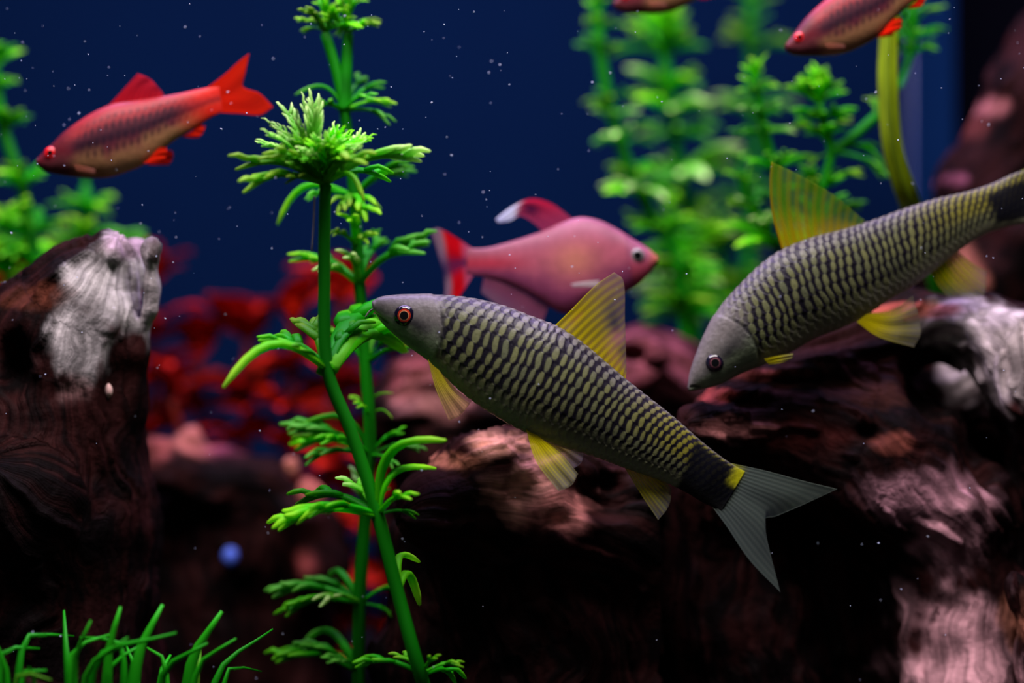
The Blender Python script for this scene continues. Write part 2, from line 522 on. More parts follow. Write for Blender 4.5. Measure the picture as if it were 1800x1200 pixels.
PAL = dict(light=(104, 106, 66), light2=(84, 88, 66), toplight=(98, 96, 90), front=(102, 110, 70), rearlight=(112, 108, 38),
           dark=(18, 15, 26), topdark=(30, 25, 38), belly=(150, 150, 122), ridge=(102, 98, 94), cheek=(110, 122, 96),
           headmid=(88, 86, 84), headtop=(104, 98, 98), yellow=(170, 170, 8))
YEL, YEL2, PALEF = (205, 200, 8), (160, 150, 20), (150, 140, 150)

def yellow_fin(tip=(140, 128, 140), base=YEL, ray=(225, 215, 10), a=(0.75, 0.35, 0.22)):
    return lambda u, v, r: finblend(base, tip, ray, u, v, r, *a)

st1 = [((657,527.5),(661,553)), ((668,521.5),(672,568)), ((690,518),(695,590)), ((720,516.5),(722,612)), ((752,517),(751,633)),
       ((790,519),(777,656)), ((835,525),(808,686)), ((885,537),(845,714)), ((935,556),(888,741)), ((977,572),(928,761)),
       ((1020,599),(975,781)), ((1060,632),(1022,795)), ((1097,664),(1062,808)), ((1140,698),(1105,824)), ((1190,738),(1155,841)),
       ((1240,781),(1202,863)), ((1280,811),(1238,884)), ((1310,828),(1268,898))]
mouth1 = [(656, 547), (664, 553), (673, 561), (683, 569)]
Fish.sp = (19.6, 14.5, 11.0)
def mouth_dist(pts):
    return lambda f: seg_dist(f.PX, f.PY, pts)
Fish.mouth = staticmethod(mouth_dist(mouth1))
f1 = Fish('net_scaled_fish', st1, lambda px: 0.0 + 0.0000 * (np.asarray(px) - 900) + 0.006 * smooth(900, 1300, px),
          [(0, .95), (.05, .85), (.14, .72), (.3, .62), (.55, .6), (.8, .5), (.93, .34), (1, .05)],
          'olive net-scaled fish with raised head, yellow fins and a black tail blotch', 'fish', M_SKIN,
          net_colour(0.150, PAL, mouth1, (0.862, 0.968, -0.08, 1.0)), (560, 260), net_relief(0.150))
f1.eye(713, 555, 18.5, [('iris', 18, 38, (176, 42, 18)), ('iris_rim', 22, 27, (214, 150, 104)), ('pupil', 0, 23, M_PUPIL)], sink=0.2)
f1.fin('dorsal_fin', [[(972,575),(1010,598),(1050,630),(1099,670)], [(1003,545),(1040,562),(1072,585),(1100,662)], [(1048,500),(1075,525),(1092,560),(1101,655)],
                      [(1080,478),(1096,492),(1099,560),(1102,655)]],
       lambda u, v, r: (lambda c: np.concatenate([c[..., :3], (c[..., 3] * (1 - 0.75 * np.exp(-((u - .45) / .22) ** 2 - ((v - .72) / .16) ** 2)))[..., None]], -1))(
           finblend((160, 146, 22), (136, 116, 112), (205, 194, 10), u, v, r, 0.8, 0.45, 0.40)), nu=90, rays=13, depth=[0, 0, 2, 5])
def tail1(u, v, r):
    c = mix(lin((176, 176, 14)), lin((98, 112, 106)), smooth(0.03, 0.20, v + 0.10 * np.abs(u - .1)))
    c = mix(c, lin((134, 146, 134)), 0.4 * r)
    c = mix(c, lin((6, 6, 16)), 0.9 * (1 - smooth(0.02, 0.10, v)) * smooth(0.3, 0.45, u))
    a = 0.68 - 0.22 * v
    return np.concatenate([c, a[..., None]], -1)
f1.fin('tail_fin', [[(1285,814),(1283,840),(1268,868),(1245,882)], [(1345,827),(1322,862),(1303,886),(1275,922)], [(1420,847),(1350,893),(1342,925),(1318,985)],
                    [(1474,860),(1366,908),(1345,915),(1373,1042)]], tail1, nu=90, nv=34, rays=17, depth=[0, 0, 3, 8])
f1.fin('anal_fin', [[(1096,818),(1125,830),(1152,838)], [(1125,866),(1150,858),(1170,848)], [(1157,914),(1176,888),(1181,858)]],
       lambda u, v, r: finblend((190, 186, 12), (128, 130, 122), (215, 210, 14), u, v, r, .8, .5, .35), rays=8)
pel = lambda u, v, r: finblend((200, 192, 10), (150, 146, 140), (218, 206, 10), u, v, r, .8, .42, .42)
f1.fin('pelvic_fin', [[(924,752),(932,758),(944,763)], [(942,808),(965,805),(985,795)], [(980,858),(1002,848),(1014,828)]], pel, depth=[-26, -44, -58], rays=8)
f1.fin('pelvic_fin', [[(932,756),(942,760),(952,765)], [(985,800),(990,790),(990,778)], [(1008,828),(1024,815),(1028,792)]], pel, depth=[26, 34, 44], rays=8)
pec = lambda u, v, r: finblend((190, 176, 40), (186, 140, 112), (64, 60, 14), u, v, r, .85, .5, .55)
for far in (False, True):
    f1.fin('pectoral_fin', [[(754,630),(762,640),(774,650)], [(768,680),(785,682),(798,684)], [(792,736),(812,726),(828,706)]], pec, depth=[-40, -62, -80], rays=9, far=far)
def barbel(f, pts, r, dep):
    P = catmull([tuple(q) + (d,) for q, d in zip(pts, dep)], 10)
    W = f.world(P[:, 0], P[:, 1], P[:, 2]) - f.loc
    R = np.linspace(r, r * 0.25, 10) * upx(0)
    V, F = tube_mesh(W, R, 6)
    link('barbel', mesh('barbel', V, F, M_BARBEL), f.root)

def tube_mesh(P, R, n=8, flat=1.0, up=None, close=True):
    P = np.asarray(P, float)
    R = np.broadcast_to(np.asarray(R, float), (len(P),)).copy()
    T = np.gradient(P, axis=0)
    T /= np.linalg.norm(T, axis=1)[:, None] + 1e-12
    ref = np.array([0.0, 1.0, 0.0]) if up is None else np.asarray(up, float)
    A = np.cross(np.repeat(ref[None], len(P), 0), T)
    bad = np.linalg.norm(A, axis=1) < 1e-3
    A[bad] = np.cross([1.0, 0.1, 0.2], T[bad])
    A /= np.linalg.norm(A, axis=1)[:, None]
    B = np.cross(T, A)
    th = np.linspace(0, 2 * math.pi, n, endpoint=False)
    V = P[:, None] + R[:, None, None] * (A[:, None] * np.cos(th)[None, :, None] + flat * B[:, None] * np.sin(th)[None, :, None])
    idx = np.arange(len(P) * n).reshape(len(P), n)
    F = np.stack([idx[:-1], np.roll(idx, -1, 1)[:-1], np.roll(idx, -1, 1)[1:], idx[1:]], -1).reshape(-1, 4).tolist()
    V = V.reshape(-1, 3)
    if close:
        k = len(V)
        V = np.vstack([V, P[0], P[-1] + T[-1] * R[-1] * 0.8])
        for j in range(n):
            F.append([int(idx[0, (j + 1) % n]), int(idx[0, j]), k, k][:3])
            F.append([int(idx[-1, j]), int(idx[-1, (j + 1) % n]), k + 1])
    return V, F
M_BARBEL = mat_plain('barbel_skin', (140, 132, 128), 0.4, 0.3)
for s in (-1, 1):
    barbel(f1, [(660, 541), (650, 547), (642, 557)], 1.8, (s * 5, s * 8, s * 10))

PAL2 = dict(PAL, blend=0.10)
st2 = [((1209,677),(1213,687)), ((1212,656),(1229,685)), ((1222,625),(1262,677)), ((1239,584),(1300,658)), ((1264,542),(1342,641)),
       ((1299,502),(1390,618)), ((1338,464),(1432,594)), ((1378,437),(1476,577)), ((1430,417),(1520,555)), ((1480,404),(1563,526)),
       ((1535,387),(1603,503)), ((1590,367),(1643,474)), ((1645,350),(1683,442)), ((1700,337),(1724,415)), ((1745,322),(1766,400)),
       ((1780,306),(1800,393)), ((1812,296),(1826,390))]
Fish.sp = (17.0, 13.5, 11.0)
Fish.mouth = staticmethod(mouth_dist([(1213, 680), (1220, 679), (1228, 681)]))
f2 = Fish('net_scaled_fish', st2, lambda px: 0.014 + 0.016 * smooth(1200, 1800, px),
          [(0, .95), (.05, .85), (.14, .72), (.3, .62), (.55, .6), (.8, .5), (.93, .34), (1, .05)],
          'net-scaled fish nosing down onto the big driftwood log', 'fish', M_SKIN,
          net_colour(0.165, PAL2, None, (0.88, 1.2, 0.05, 0.86)), (520, 240), net_relief(0.165))
f2.eye(1253, 637, 16, [('iris', 20, 40, (60, 24, 40)), ('iris_rim', 25, 29, (150, 100, 104)), ('pupil', 0, 26, M_PUPIL)])
def dors2(u, v, r):
    c = mix(lin((196, 188, 14)), lin((96, 150, 30)), smooth(0.1, 0.6, v))
    c = mix(c, lin((150, 120, 16)), (0.6 * r + 0.6 * np.exp(-(u / .03) ** 2)) * (1 - 0.5 * v))
    a = (0.18 + 0.42 * r) * (1 - 0.35 * v) * (1 - 0.35 * u) + 0.5 * np.exp(-(u / .04) ** 2) * (1 - v * .6) + 0.12
    return np.concatenate([c, np.clip(a, 0, 1)[..., None]], -1)
f2.fin('dorsal_fin', [[(1374,441),(1420,424),(1470,410),(1512,401)], [(1357,375),(1410,365),(1465,372),(1516,393)], [(1353,320),(1400,325),(1460,350),(1518,389)],
                      [(1356,284),(1398,304),(1462,340),(1520,387)]], dors2, nu=90, rays=11)
f2.fin('tail_fin', [[(1795,300),(1800,330),(1803,360),(1802,392)], [(1860,275),(1848,325),(1850,365),(1860,400)], [(1960,240),(1885,330),(1888,365),(1955,430)]],
       lambda u, v, r: tail1(u, v, r), nu=60, rays=15)
f2.fin('anal_fin', [[(1634,474),(1655,460),(1682,440)], [(1648,500),(1680,488),(1708,462)], [(1668,522),(1726,520),(1735,478)]],
       lambda u, v, r: finblend((180, 180, 14), (128, 128, 120), (205, 200, 12), u, v, r, .8, .35, .28), rays=8)
f2.fin('pelvic_fin', [[(1500,566),(1508,560),(1518,552)], [(1535,592),(1555,572),(1560,545)], [(1594,610),(1606,580),(1592,522)]],
       lambda u, v, r: finblend((190, 180, 12), (140, 136, 130), (190, 180, 10), u, v, r, .8, .32, .26), depth=[-30, -44, -55], rays=9)
f2.fin('pelvic_fin', [[(1510,560),(1518,555),(1526,550)], [(1545,580),(1560,566),(1570,545)], [(1590,596),(1600,575),(1596,535)]],
       lambda u, v, r: finblend((190, 180, 12), (140, 136, 130), (190, 180, 10), u, v, r, .8, .32, .26), depth=[30, 44, 55], rays=9)
for far in (False, True):
    f2.fin('pectoral_fin', [[(1338,630),(1342,636),(1346,640)], [(1362,624),(1364,630),(1364,637)], [(1386,620),(1385,626),(1382,631)]],
           lambda u, v, r: finblend((170, 164, 20), (130, 130, 90), (190, 180, 14), u, v, r, .8, .6, .5), depth=[-38, -48, -52], rays=5, far=far)

# ---- red barbs
ST_B = [((69,276),(70,294)), ((78,267),(79,301)), ((92,254),(98,306)), ((113,233),(125,310)), ((143,211),(155,313)), ((170,195),(188,312)),
        ((200,182.5),(220,303)), ((235,177),(253,289)), ((270,172),(281,267)), ((300,167),(306,247)), ((330,161),(331,232)), ((350,157),(352,219)),
        ((367,154),(372,206)), ((385,152),(392,196))]
BF = dict(dorsal=[[(190,187),(235,182),(288,174)], [(216,158),(250,152),(286,168)], [(242,129),(264,139),(287,164)]],
          tail=[[(360,157),(376,176),(384,198)], [(392,133),(408,160),(424,200)], [(424,104),(420,145),(418,160),(440,180),(458,202)], [(438,94),(431,130),(427,152),(456,164),(480,188)]],
          pelvic=[[(254,288),(262,283),(272,272)], [(268,288),(280,276),(284,262)], [(292,287),(299,274),(298,262)]],
          anal=[[(318,240),(335,232),(353,216)], [(335,242),(348,233),(357,221)], [(349,242),(358,232),(361,221)]])
def barb_colour(pal):
    def fn(f):
        hg = f.HG
        s = (f.U - 0.2) * f.L / 13.0
        t = f.TH / math.pi * 9
        row = np.floor(t)
        x = s - 0.5 * (row % 2); x = x - np.floor(x) - 0.5
        y = t - row - 0.5
        spot = np.exp(-(((x + 0.25 * y) / 0.31) ** 2 + (y / 0.46) ** 2))
        n = fbm(np.stack([f.PX / 22, f.PY / 22, np.full_like(x, pal.get('seed', 0))], -1), 3)
        c = mix(lin(pal['belly']), lin(pal['flank']), smooth(0.18, 0.5, hg + 0.3 * (n - .5)))
        c = mix(c, lin(pal['back']), smooth(0.60, 0.78, hg))
        band = np.exp(-((hg - 0.52) / 0.13) ** 2) * smooth(0.04, 0.25, f.U)
        c = mix(c, lin(pal['band']), 0.85 * band)
        c = mix(c, lin(pal['band']), 0.85 * spot * smooth(0.20, 0.38, hg) * (1 - smooth(0.75, 0.9, hg)) * smooth(0.2, 0.3, f.U))
        c = mix(c, lin(pal['tail']), smooth(0.72, 0.95, f.U) * (1 - 0.5 * band))
        head = mix(lin(pal['jaw']), lin(pal['head']), smooth(0.25, 0.6, hg + .3 * (n - .5)))
        c = mix(head, c, smooth(0.14, 0.24, f.U))
        c = c * (0.8 + 0.4 * n)[..., None]
        return mix(c, lin((40, 8, 20)), 0.8 * np.exp(-(f.mouth(f) / 2.5) ** 2))
    return fn
def make_barb(tr, yd, label, pal, finrgb):
    X = lambda pts: [tuple(tr(np.array(q, float))) for q in pts]
    st = [(tuple(tr(np.array(a, float))), tuple(tr(np.array(b, float)))) for a, b in ST_B]
    Fish.mouth = staticmethod(mouth_dist(X([(67, 288), (76, 291), (84, 293)])))
    f = Fish('red_barb', st, yd, [(0, .95), (.06, .8), (.2, .62), (.45, .5), (.75, .42), (.93, .28), (1, .05)], label, 'fish', M_BARB,
             barb_colour(pal), (200, 96), None, group=None)
    k = np.linalg.norm(tr(np.array([10.0, 0])) - tr(np.array([0.0, 0]))) / 10
    ex = tr(np.array([94.0, 271.0]))
    f.eye(ex[0], ex[1], 11 * k, [('iris', 14, 80, (214, 20, 26)), ('pupil', 0, 26, M_PUPIL)], ball=M_REDEYE)
    red = lambda u, v, r: finblend(finrgb, (190, 34, 14), (214, 40, 12), u, v, r, .95, .85, .8)
    f.fin('dorsal_fin', [X(r) for r in BF['dorsal']], lambda u, v, r: finblend((164, 24, 40), (166, 30, 50), (190, 26, 42), u, v, r, .95, .85, .85), nu=40, nv=18, rays=9)
    f.fin('tail_fin', [X(r) for r in BF['tail']], red, nu=50, nv=22, rays=13, th=0.9)
    f.fin('anal_fin', [X(r) for r in BF['anal']], red, nu=24, nv=10, rays=6, th=0.8)
    for far in (False, True):
        f.fin('pelvic_fin', [X(r) for r in BF['pelvic']], red, nu=24, nv=10, rays=6, th=0.8, depth=[-12, -20, -26], far=far)
        f.fin('pectoral_fin', [X([(138, 292), (140, 298), (144, 303)]), X([(158, 296), (160, 301), (160, 306)]), X([(176, 301), (177, 305), (175, 309)])],
              lambda u, v, r: finblend((180, 110, 90), (180, 120, 110), (190, 110, 90), u, v, r, .4, .25, .25), nu=20, nv=10, rays=5, th=0.6, depth=[-32, -36, -38], far=far)
    return f
M_REDEYE = mat_plain('red_eyeball', (120, 10, 16), 0.15, 0.5)
PB = dict(belly=(138, 98, 66), flank=(92, 34, 44), back=(134, 30, 36), band=(26, 6, 24), tail=(186, 26, 14), jaw=(90, 40, 46), head=(84, 16, 28))
make_barb(lambda q: q, lambda px: 0.03 + 0 * np.asarray(px), 'red barb with spread red tail swimming alone above the pale stump', PB, (194, 28, 14))
def xf(snout, k, deg):
    a = math.radians(deg)
    Rm = np.array([[math.cos(a), -math.sin(a)], [math.sin(a), math.cos(a)]]) * k
    return lambda q: np.array(snout) + (Rm @ (np.asarray(q) - np.array([67.0, 284.0])))
PB2 = dict(PB, seed=5)
make_barb(xf((1381, 83), 0.87, -8), lambda px: 0.032 + 0 * np.asarray(px), 'red barb with speckled flank just above the strap leaf', PB2, (226, 26, 14))
PB3 = dict(PB, seed=9)
make_barb(xf((1079, 8), 0.80, -6), lambda px: 0.05 + 0 * np.asarray(px), 'red barb showing only its pale belly above the feathery stem plants', PB3, (226, 26, 14))

# ---- pink tetra
st_t = [((1154,449),(1154,464)), ((1141,438),(1144,478)), ((1115,422),(1126,497)), ((1085,403),(1098,514)), ((1053,387.5),(1062,536)), ((1020,382),(1020,551)),
        ((990,390),(985,549)), ((955,406),(948,527)), ((920,418),(915,508)), ((890,427),(885,495)), ((860,435),(856,487)), ((838,437),(835,484)), ((822,436),(820,482))]
def tetra_colour(f):
    hg = f.HG
    n = fbm(np.stack([f.PX / 30, f.PY / 30, np.zeros_like(hg)], -1), 3)
    c = mix(lin((150, 66, 110)), lin((186, 92, 116)), smooth(0.15, 0.55, hg + .3 * (n - .5)))
    c = mix(c, lin((176, 96, 124)), smooth(0.65, 0.9, hg))
    g = np.exp(-((f.PX - 1010) / 38) ** 2 - ((f.PY - 458) / 30) ** 2)
    c = mix(c, lin((206, 128, 104)), 0.75 * g)
    stripe = np.exp(-((f.PY - (463 + (f.PX - 880) * 0.0)) / 11) ** 2) * smooth(980, 890, 0) if False else np.exp(-((f.PY - 463) / 12) ** 2) * (1 - smooth(860, 960, f.PX))
    c = mix(c, lin((196, 44, 72)), 0.8 * stripe)
    head = mix(lin((186, 74, 100)), lin((176, 96, 128)), smooth(0.3, 0.7, hg))
    head = mix(head, lin((206, 112, 92)), 1 - smooth(0.0, 0.06, f.U))
    edge = 0.135 + 0.02 * np.sin(hg * math.pi)
    c = mix(head, c, smooth(edge - 0.02, edge + 0.02, f.U))
    c = mix(c, lin((120, 40, 84)), 0.35 * np.exp(-((f.U - edge) / 0.008) ** 2))
    c = mix(c, lin((86, 26, 40)), 0.8 * np.exp(-(f.mouth(f) / 2.2) ** 2))
    return c * (0.48 + 0.22 * n)[..., None]
Fish.mouth = staticmethod(mouth_dist([(1155, 460), (1148, 464), (1141, 472)]))
ft = Fish('pink_tetra', st_t, lambda px: 0.042 + 0 * np.asarray(px), [(0, .9), (.06, .7), (.2, .42), (.5, .32), (.8, .3), (1, .15)],
          'pink high-backed fish with sickle dorsal fin behind the olive fish', 'fish', M_TETRA, tetra_colour, (200, 110), None)
M_GREYEYE = mat_plain('grey_eyeball', (112, 84, 104), 0.15, 0.5)
ft.eye(1119, 450, 13, [('iris', 20, 62, (120, 112, 116)), ('pupil', 0, 34, M_PUPIL)], ball=M_GREYEYE)
def tdors(u, v, r):
    c = mix(lin((170, 60, 100)), lin((196, 30, 70)), smooth(0.0, 0.4, v) * (1 - u))
    c = mix(c, lin((70, 20, 60)), np.exp(-((v - .45) / .14) ** 2 - ((u - .55) / .25) ** 2))
    c = mix(c, lin((225, 228, 245)), smooth(0.58, 0.75, v))
    return np.concatenate([c, (0.85 - 0.35 * u * (1 - v))[..., None]], -1)
ft.fin('dorsal_fin', [[(1008,386),(982,396),(955,409)], [(968,357),(958,376),(942,395)], [(932,349),(922,362),(915,379)], [(898,364),(896,375),(897,387)], [(872,384),(873,388),(878,391)]],
       tdors, nu=36, nv=30, rays=9, depth=[0, 0, 3, 5, 6])
def ttail(u, v, r):
    c = mix(lin((200, 90, 130)), lin((214, 14, 30)), smooth(0.15, 0.4, v))
    c = mix(c, lin((168, 130, 146)), smooth(0.66, 0.85, v))
    mid = np.exp(-((u - .5) / .12) ** 2)
    c = mix(c, lin((96, 40, 90)), mid * 0.8)
    return np.concatenate([c, (0.9 - 0.55 * smooth(.7, 1, v) - .3 * mid)[..., None]], -1)
ft.fin('tail_fin', [[(832,438),(830,452),(830,468),(832,483)], [(802,418),(806,454),(812,472),(816,508)], [(772,402),(786,450),(800,490),(796,535)], [(756,404),(768,440),(782,506),(772,552)]],
       ttail, nu=50, nv=26, rays=13)
ft.fin('anal_fin', [[(852,484),(895,498),(965,538)], [(848,500),(890,522),(955,562)], [(846,514),(888,546),(948,586)]],
       lambda u, v, r: finblend((150, 76, 104), (150, 110, 130), (160, 86, 110), u, v, r, .6, .4, .35), nu=60, rays=18)
for far in (False, True):
    ft.fin('pectoral_fin', [[(1052,494),(1052,500),(1050,505)], [(1030,496),(1028,501),(1030,505)], [(1004,500),(1003,502),(1006,505)]],
           lambda u, v, r: finblend((214, 204, 208), (214, 208, 212), (222, 212, 214), u, v, r, .85, .6, .6), nu=16, nv=12, rays=4, th=0.6, depth=[-30, -36, -38], far=far)
    ft.fin('pelvic_fin', [[(1030,545),(1022,549),(1012,550)], [(1020,562),(1010,565),(998,562)], [(1004,584),(992,582),(986,574)]],
           lambda u, v, r: finblend((170, 50, 90), (200, 170, 200), (180, 60, 100), u, v, r, .8, .6, .5), nu=20, nv=12, rays=6, th=0.7, depth=[-10, -16, -22], far=far)

# ------------------------------------------------------------------ driftwood
def surface_nets(F, org, h):
    nx, ny, nz = F.shape
    S = F < 0
    c = np.zeros((nx - 1, ny - 1, nz - 1), np.int8)
    for dx in (0, 1):
        for dy in (0, 1):
            for dz in (0, 1):
                c += S[dx:nx - 1 + dx, dy:ny - 1 + dy, dz:nz - 1 + dz]
    act = (c > 0) & (c < 8)
    I = np.argwhere(act)
    vid = np.full(act.shape, -1, np.int64)
    vid[act] = np.arange(len(I))
    corners = [(0,0,0),(1,0,0),(0,1,0),(1,1,0),(0,0,1),(1,0,1),(0,1,1),(1,1,1)]
    edges = [(0,1),(2,3),(4,5),(6,7),(0,2),(1,3),(4,6),(5,7),(0,4),(1,5),(2,6),(3,7)]
    acc = np.zeros((len(I), 3)); cnt = np.zeros(len(I))
    for a, b in edges:
        ca, cb = np.array(corners[a]), np.array(corners[b])
        fa = F[tuple((I + ca).T)]; fb = F[tuple((I + cb).T)]
        m = (fa < 0) != (fb < 0)
        t = np.where(m, fa / np.where(m, fa - fb, 1), 0)
        acc += np.where(m[:, None], ca + (cb - ca) * t[:, None], 0)
        cnt += m
    V = (I + acc / cnt[:, None]) * h + org
    Q = []
    for ax in range(3):
        o = [k for k in range(3) if k != ax]
        sl0 = [slice(None)] * 3; sl1 = [slice(None)] * 3
        sl0[ax] = slice(0, -1); sl1[ax] = slice(1, None)
        ch = S[tuple(sl0)] != S[tuple(sl1)]
        E = np.argwhere(ch)
        ok = np.all((E[:, o] > 0) & (E[:, o] < np.array(F.shape)[o] - 1), axis=1)
        E = E[ok]
        inside = S[tuple(E.T)]
        q = []
        for d in ((0, 0), (1, 0), (1, 1), (0, 1)):
            e = E.copy()
            e[:, o[0]] -= d[0]; e[:, o[1]] -= d[1]
            q.append(vid[tuple(e.T)])
        q = np.stack(q, 1)
        flip = inside if ax != 1 else ~inside
        q[~flip] = q[~flip][:, ::-1]
        Q.append(q)
    Q = np.vstack(Q)
    return V, Q[:, ::-1]

def normals(V, F):
    n = np.cross(V[F[:, 2]] - V[F[:, 0]], V[F[:, 3]] - V[F[:, 1]])
    N = np.zeros_like(V)
    for k in range(4):
        np.add.at(N, F[:, k], n)
    return N / (np.linalg.norm(N, axis=1)[:, None] + 1e-20)

def smin(a, b, k):
    h = np.clip(0.5 + 0.5 * (b - a) / k, 0, 1)
    return b * (1 - h) + a * h - k * h * (1 - h)

def chain_sdf(X, pts, rad):
    d = np.full(X.shape[:-1], 1e9)
    for k in range(len(pts) - 1):
        a, b = pts[k], pts[k + 1]
        ab = b - a
        t = np.clip(((X - a) @ ab) / (ab @ ab), 0, 1)
        q = np.linalg.norm(X - a - t[..., None] * ab, axis=-1) - (rad[k] + (rad[k + 1] - rad[k]) * t)
        d = np.minimum(d, q) if k == 0 else smin(d, q, 0.004)
    return d

class Wood:
    """chains: [([(px,py,y,r_px)...])], carve: [(px,py,y,(rx,ry_depth,rz) px)], patches: [(px,py,y,r_px,rgb,strength)]"""
    def __init__(self, name, label, chains, carve=(), patches=(), h=0.0006, seed=0, base=((20, 9, 9), (52, 22, 20)), rough=1.0, ridge=1.0, blend=0.006, bumps=(), dy=0.0, xlim=(-9, 9), ylim=(-9, 9)):
        chains = [[(a, b, y + dy, r) for a, b, y, r in ch] for ch in chains]
        carve = [(a, b, y + dy, r) for a, b, y, r in carve]
        bumps = [(a, b, y + dy, r) for a, b, y, r in bumps]
        patches = [(a, b, y + dy, r, q, s_) for a, b, y, r, q, s_ in patches]
        W = []
        for ch in chains:
            P = np.array([at(a, b, y) for a, b, y, r in ch]); R = np.array([r * upx(y) for a, b, y, r in ch])
            W.append((P, R))
        lo = np.min([ (P - R[:, None]).min(0) for P, R in W], 0) - 0.004
        hi = np.max([ (P + R[:, None]).max(0) for P, R in W], 0) + 0.004
        lo[2] = max(lo[2], -0.004)
        hi[0] = min(hi[0], TX1 + 0.004); lo[1] = max(lo[1], -0.06); lo[0] = max(lo[0], -0.16)
        hi[2] = min(hi[2], 0.24)
        n = np.ceil((hi - lo) / h).astype(int) + 1
        g = [lo[k] + h * np.arange(n[k]) for k in range(3)]
        X = np.stack(np.meshgrid(*g, indexing='ij'), -1).astype(np.float32)
        D = None
        for P, R in W:
            q = chain_sdf(X, P.astype(np.float32), R)
            D = q if D is None else smin(D, q, blend)
        # broad lumps, from a coarse noise lattice
        step = 6
        cg = [np.arange(lo[k], hi[k] + h * step * 2, h * step) for k in range(3)]
        CX = np.stack(np.meshgrid(*cg, indexing='ij'), -1)
        nn = (fbm(CX * 70 + seed * 3.1, 2) - 0.5) * 0.010 * rough + (fbm(CX * 240 + seed * 5.7, 2) - 0.5) * 0.0042 * rough
        for ax in range(3):                       # trilinear upsampling
            src = np.arange(nn.shape[ax]) * step
            t = np.arange(n[ax])
            i = np.clip(t // step, 0, nn.shape[ax] - 2); f = (t - i * step) / step
            sh = [1, 1, 1]; sh[ax] = -1
            f = f.reshape(sh)
            nn = np.take(nn, i, ax) * (1 - f) + np.take(nn, i + 1, ax) * f
        D = D + nn
        for (a, b, y, r) in bumps:
            D = smin(D, np.linalg.norm(X - at(a, b, y).astype(np.float32), axis=-1) - r * upx(y) + 1.2 * nn, 0.008)
        for (a, b, y, r) in carve:
            c = at(a, b, y).astype(np.float32); rr = np.array(r) * upx(y)
            q = X - c
            kk = np.linalg.norm(q / rr, axis=-1)
            e = (kk - 1) * rr.min()
            D = -smin(-D, e, 0.0018)
        an = np.abs(nn)
        D = np.maximum(D, np.maximum(xlim[0] - X[..., 0], X[..., 0] - xlim[1]) + an)
        D = np.maximum(D, np.maximum(ylim[0] - X[..., 1], X[..., 1] - ylim[1]) + an)
        D = np.maximum(D, 0.0004 - X[..., 2])
        D = np.maximum(D, X[..., 0] - (TX1 - 0.001))
        for k in range(3):                        # closed at the edge of the grid
            sl = [slice(None)] * 3
            for e in (0, -1):
                sl[k] = e; D[tuple(sl)] = np.maximum(D[tuple(sl)], h)
        V, F = surface_nets(D, lo, h)
        N = normals(V, F)
        # grain coordinates from the closest chain
        best = np.full(len(V), 1e9); S = np.zeros(len(V)); PH = np.zeros(len(V)); RR = np.zeros(len(V))
        off = 0
        for P, R in W:
            acc = 0
            for k in range(len(P) - 1):
                ab = P[k + 1] - P[k]; L = np.linalg.norm(ab); tg = ab / L
                t = np.clip(((V - P[k]) @ ab) / (L * L), 0, 1)
                q = V - P[k] - t[:, None] * ab
                d = np.linalg.norm(q, axis=1)
                dd = d - (R[k] + (R[k + 1] - R[k]) * t)
                e1 = np.cross(tg, [0.0, 1.0, 0.0]); e1 /= np.linalg.norm(e1) + 1e-9
                e2 = np.cross(tg, e1)
                m = dd < best
                best[m] = dd[m]; S[m] = (off + acc + t * L)[m]; PH[m] = np.arctan2(q @ e2, q @ e1)[m]; RR[m] = (R[k] + (R[k + 1] - R[k]) * t)[m]
                acc += L
            off += acc + 0.05
        warp = 1.5 * (fbm(V * 75 + seed, 3) - 0.5)
        G = np.stack([S * 60 + warp * 1.5, np.cos(PH + warp * 0.5) * RR * 800, np.sin(PH + warp * 0.5) * RR * 800], 1)
        gr = fbm(G * np.array([1.0, 1.1, 1.1]) + seed * 2.3, 3)
        crack = smooth(0.58, 0.72, fbm(G * np.array([0.6, 0.6, 0.6]) + 40 + seed, 2))
        V2 = V + N * (((gr - 0.5) * 0.0009 - crack * 0.0012) * ridge)[:, None]
        V2[:, 2] = np.maximum(V2[:, 2], 0.0002)
        b0, b1 = lin(base[0]), lin(base[1])
        blot = fbm(V * 150 + seed * 7, 3)
        blot2 = fbm(V * np.array([330, 330, 200]) + 3 + seed, 3)
        c = mix(b0, b1, smooth(0.38, 0.66, 0.5 * blot + 0.5 * gr))
        for (a, b, y, r, rgb, stg) in patches:
            if isinstance(r, tuple):
                rr = np.array([r[0], r[1], r[2]]) * upx(y)
            else:
                rr = np.array([r, r * 1.6, r]) * upx(y)
            rr[1] *= 5
            d = np.linalg.norm((V - at(a, b, y)) / rr, axis=1)
            k = (1 - smooth(0.50, 1.15, d + 1.5 * (blot - 0.5) + 0.5 * (gr - 0.5))) * stg
            c = mix(c, lin(rgb) * (0.30 + 0.55 * gr + 0.85 * smooth(0.25, 0.75, blot2))[:, None], k)
        self.loc = np.array([V[:, 0].mean(), V[:, 1].mean(), 0.0])
        self.V, self.F = V2, F
        self.obj = tag(link(name, mesh(name, V2 - self.loc, F, M_WOOD, c, {'grain': G}), None, self.loc), label, 'driftwood')

    def hit(self, px, py):
        """surface point and normal seen at a photo pixel (to seat small things on the wood)"""
        o = np.array([0, -CAM_D, CAM_Z]); d = at(px, py, 0.0) - o; d /= np.linalg.norm(d)
        q = self.V - o
        t = q @ d
        dist = np.linalg.norm(q - t[:, None] * d, axis=1)
        m = dist < 0.0016
        if not m.any():
            return None
        i = np.where(m)[0][np.argmin(t[m])]
        return self.V[i], normals(self.V, self.F)[i] if False else np.array([0, -1.0, 0])

